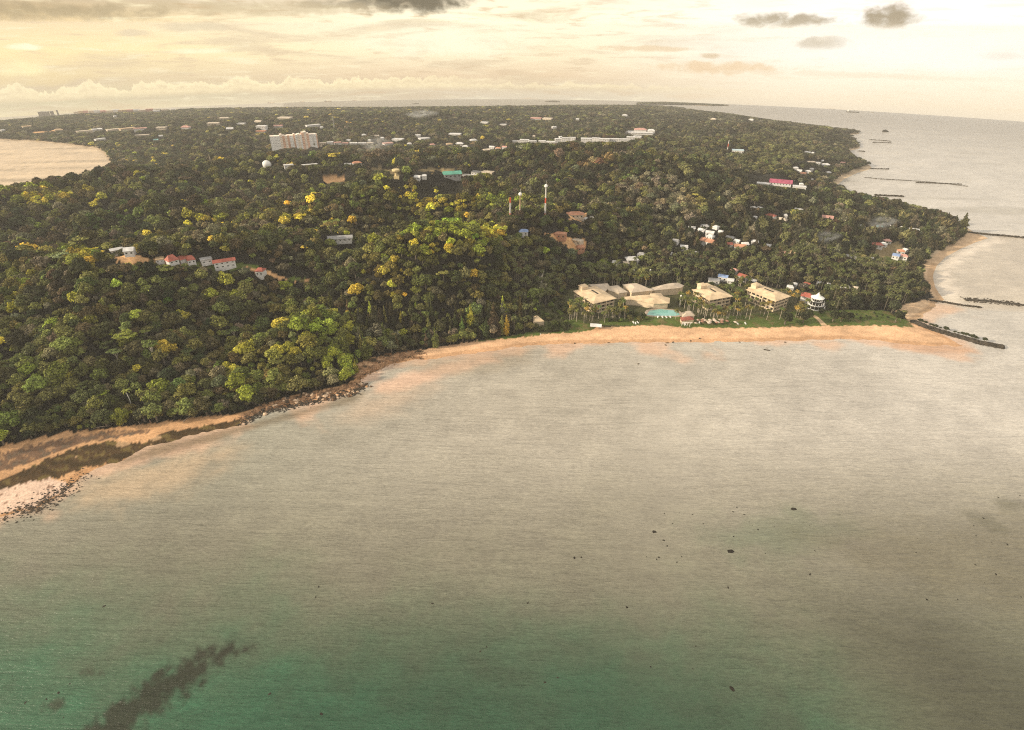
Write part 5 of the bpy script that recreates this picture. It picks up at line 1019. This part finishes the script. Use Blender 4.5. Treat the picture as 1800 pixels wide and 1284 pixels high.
# ------------------------------------------------------------------ beach furniture and people
UMB = MB().lathe([(1.5, 2.1), (.1, 2.75)], 10).mesh('canopy', M['paint']); POL = MB().tube([(0, 0, -.3), (0, 0, 2.7)], .05, 5).mesh('pole', M['wood'])
LNG = MB().box(-.35, .35, -1, .35, .28, .38).add([(-.35, .35, .3), (.35, .35, .3), (.35, .95, .75), (-.35, .95, .75), (-.35, .35, .4), (.35, .35, .4), (.35, .93, .83), (-.35, .93, .83)], [(0,3,2,1),(4,5,6,7),(0,1,5,4),(1,2,6,5),(2,3,7,6),(3,0,4,7)]).box(-.3, -.2, -.9, -.8, -.1, .28).box(.2, .3, -.9, -.8, -.1, .28).box(-.3, -.2, .2, .3, -.1, .28).box(.2, .3, .2, .3, -.1, .28).mesh('lounger', M['white'])
for q in range(26):
    px = random.uniform(1222, 1300); py = random.uniform(566, 573); x, y, z = place(px, py); c = random.choice([(.42,.33,.24), (.30,.16,.11), (.55,.45,.36)]); cn = {.42: 'straw-coloured', .30: 'dark red', .55: 'pale'}[c[0]]
    root = tag(link('parasol', None, (x, y, z)), f'{cn} parasol in the cluster between the lawn and the sand right of the pool', 'parasol', f'{cn} parasols right of the pool'); link('canopy', UMB, (0, 0, 0), 0, root, None, c); link('pole', POL, (0, 0, 0), 0, root)
for q, (px, py) in enumerate([(1113,569),(1117,570),(1121,569),(1156,559),(1164,559),(1171,559),(1178,559),(1200,570),(1204,572),(1229,569),(1310,570),(1296,571)]):
    x, y, z = place(px, py); a, bb = ('in the trio at the lawn edge left of the pool', 'loungers at the lawn edge') if q < 3 else ('in the row along the pool front', 'loungers along the pool') if q < 7 else ('beside the parasols on the sand edge', 'loungers beside the parasols')
    o = link('sun_lounger', LNG, (x, y, z+.1), random.uniform(-.4, .4), None, (1.3, 1.3, 1.3)); tag(o, f'white sun lounger {a}', 'lounger', bb)
x, y, z = place(1205, 574); sw = tag(link('beach_frame', None, (x, y, z), -.2), 'white arched climbing frame at the top of the beach below the pool bar', 'frame')
for q in range(4): MB().tube([(q*2.0-3, 0, -.2), (q*2.0-2.8, 0, 2.6), (q*2.0-1.6, 0, 3.4)], .16, 5).build('post', M['white'], sw)
MB().tube([(-3, 0, 2.8), (4.6, 0, 3.4)], .16, 5).build('rail', M['white'], sw)
def person(px, py, label, shirt):
    x, y, z = place(px, py); v = [(0,0,.95),(0,0,1.25),(0,0,1.45),(0,0,1.55),(0,0,1.68),(.2,0,1.42),(.26,.03,1.15),(.24,-.08,.9),(-.2,0,1.42),(-.27,.02,1.15),(-.25,-.1,.92),(.1,0,.88),(.12,-.03,.48),(.13,.03,.05),(.13,-.12,.03),(-.1,0,.88),(-.12,.1,.48),(-.13,.16,.05),(-.13,.03,.03)]
    e = [(0,1),(1,2),(2,3),(3,4),(2,5),(5,6),(6,7),(2,8),(8,9),(9,10),(0,11),(11,12),(12,13),(13,14),(0,15),(15,16),(16,17),(17,18)]
    rr = [.14,.15,.15,.06,.11,.07,.05,.035,.07,.05,.035,.10,.07,.045,.04,.10,.07,.045,.04]
    me = bpy.data.meshes.new('person'); me.from_pydata(v, e, []); o = link('person', me, (x, y, z+.02), px); me.materials.append(material('clothing', shirt, .9)); tag(o, label, 'person')
    import bmesh; bm = bmesh.new(); bm.from_mesh(me); ly = bm.verts.layers.skin.verify()
    for i, q in enumerate(bm.verts): q[ly].radius = (rr[i], rr[i]); q[ly].use_root = i == 0
    bm.to_mesh(me); bm.free(); o.modifiers.new('skin', 'SKIN')
    o.modifiers.new('sub', 'SUBSURF').levels = 1
person(265, 744, 'person in light clothes walking on the orange sand strip at left', (.5, .35, .3)); person(950, 590, 'person in white standing at the top of the narrow beach left of the hotel', (.8, .78, .75)); person(1477, 597, 'person in dark clothes on the wide beach at right', (.1, .1, .1))
for q, (px, py) in enumerate([(1082,484),(1063,486),(1113,493),(1141,493),(1230,481),(1168,493),(1024,468),(1194,540)]):
    x, y, z = place(px, py); t = tag(link('globe_lamp', None, (x, y, z)), f'white globe lamp on a pole in the trees round the hotel, {ORN[sorted([1082,1063,1113,1141,1230,1168,1024,1194]).index(px)]}', 'lamp', 'globe lamps round the hotel')
    MB().tube([(0, 0, -.3), (0, 0, 9)], .09, 5).build('pole', M['white'], t); MB().lathe([(.1, 9), (.6, 9.3), (.75, 9.8), (.55, 10.3), (.1, 10.5)], 10).build('globe', M['white'], t)
# driftwood logs on the left sand
for q, (px, py, L, lb) in enumerate([(180,752,9,'long grey driftwood log at the tree line, left of the yellow-green tree'),(330,737,7,'pale driftwood log leaning from the tree line on the sand'),(245,744,6,'short driftwood log near the walking person')]):
    x, y, z = place(px, py); tag(MB().tube([(-L/2, 0, .15), (0, .3, .35), (L/2, 0, .2)], [.22, .2, .08], 6).build('driftwood_log', M['bark'], None, loc=(x, y, z), rz=.3+q, color=(.4, .33, .26)), lb, 'log')
# ------------------------------------------------------------------ smoke wisps over the villages
sm = bpy.data.materials.new('smoke'); sm.use_nodes = True; nt = sm.node_tree; nt.nodes.clear()
g = node(nt, 'ShaderNodeTexCoord').outputs['Object']; ln = node(nt, 'ShaderNodeVectorMath', {0: g}, operation='LENGTH').outputs['Value']
nn = noise(nt, g, 1.9, 3., .6, .5); dd = math_(nt, 'MULTIPLY', ramp(nt, ln, 1., .2), ramp(nt, nn, .42, .72))
v = node(nt, 'ShaderNodeVolumePrincipled', {'Color': (.85, .85, .82, 1), 'Density': math_(nt, 'MULTIPLY', dd, .10), 'Anisotropy': .2}); nt.links.new(v.outputs[0], node(nt, 'ShaderNodeOutputMaterial').inputs['Volume'])
sph = MB().lathe([(math.cos(p)+.001, math.sin(p)) for p in np.linspace(-1.5, 1.5, 9)], 16).mesh('smoke', sm)
for px, py, rx, rz_, lb in [(1545,408,24,9,'pale smoke drifting over the village near the lagoon'),(1448,434,20,8,'faint smoke wisp above the trees right of the village'),(665,272,26,14,'brown smoke haze over the plain right of the apartment block'),(742,208,50,12,'thin smoke on the far plateau')]:
    x, y, z = place(px, py+6); tag(link('smoke', sph, (x, y, z+rz_*.9+6), .4, None, (rx, rx*.6, rz_)), lb, 'smoke', kind='stuff')
# ------------------------------------------------------------------ haze
hm = bpy.data.materials.new('haze'); hm.use_nodes = True; nt = hm.node_tree; nt.nodes.clear()
v = node(nt, 'ShaderNodeVolumePrincipled', {'Color': (.94, .91, .84, 1), 'Density': HAZE if 'HAZE' in globals() else .00011, 'Anisotropy': 0.}); nt.links.new(v.outputs[0], node(nt, 'ShaderNodeOutputMaterial').inputs['Volume'])
hz = MB().box(-5400, 5400, -5400, 5400, -760, 215).build('haze', hm); tag(hz, kind='stuff', label='thin golden haze over the whole coast', cat='haze')
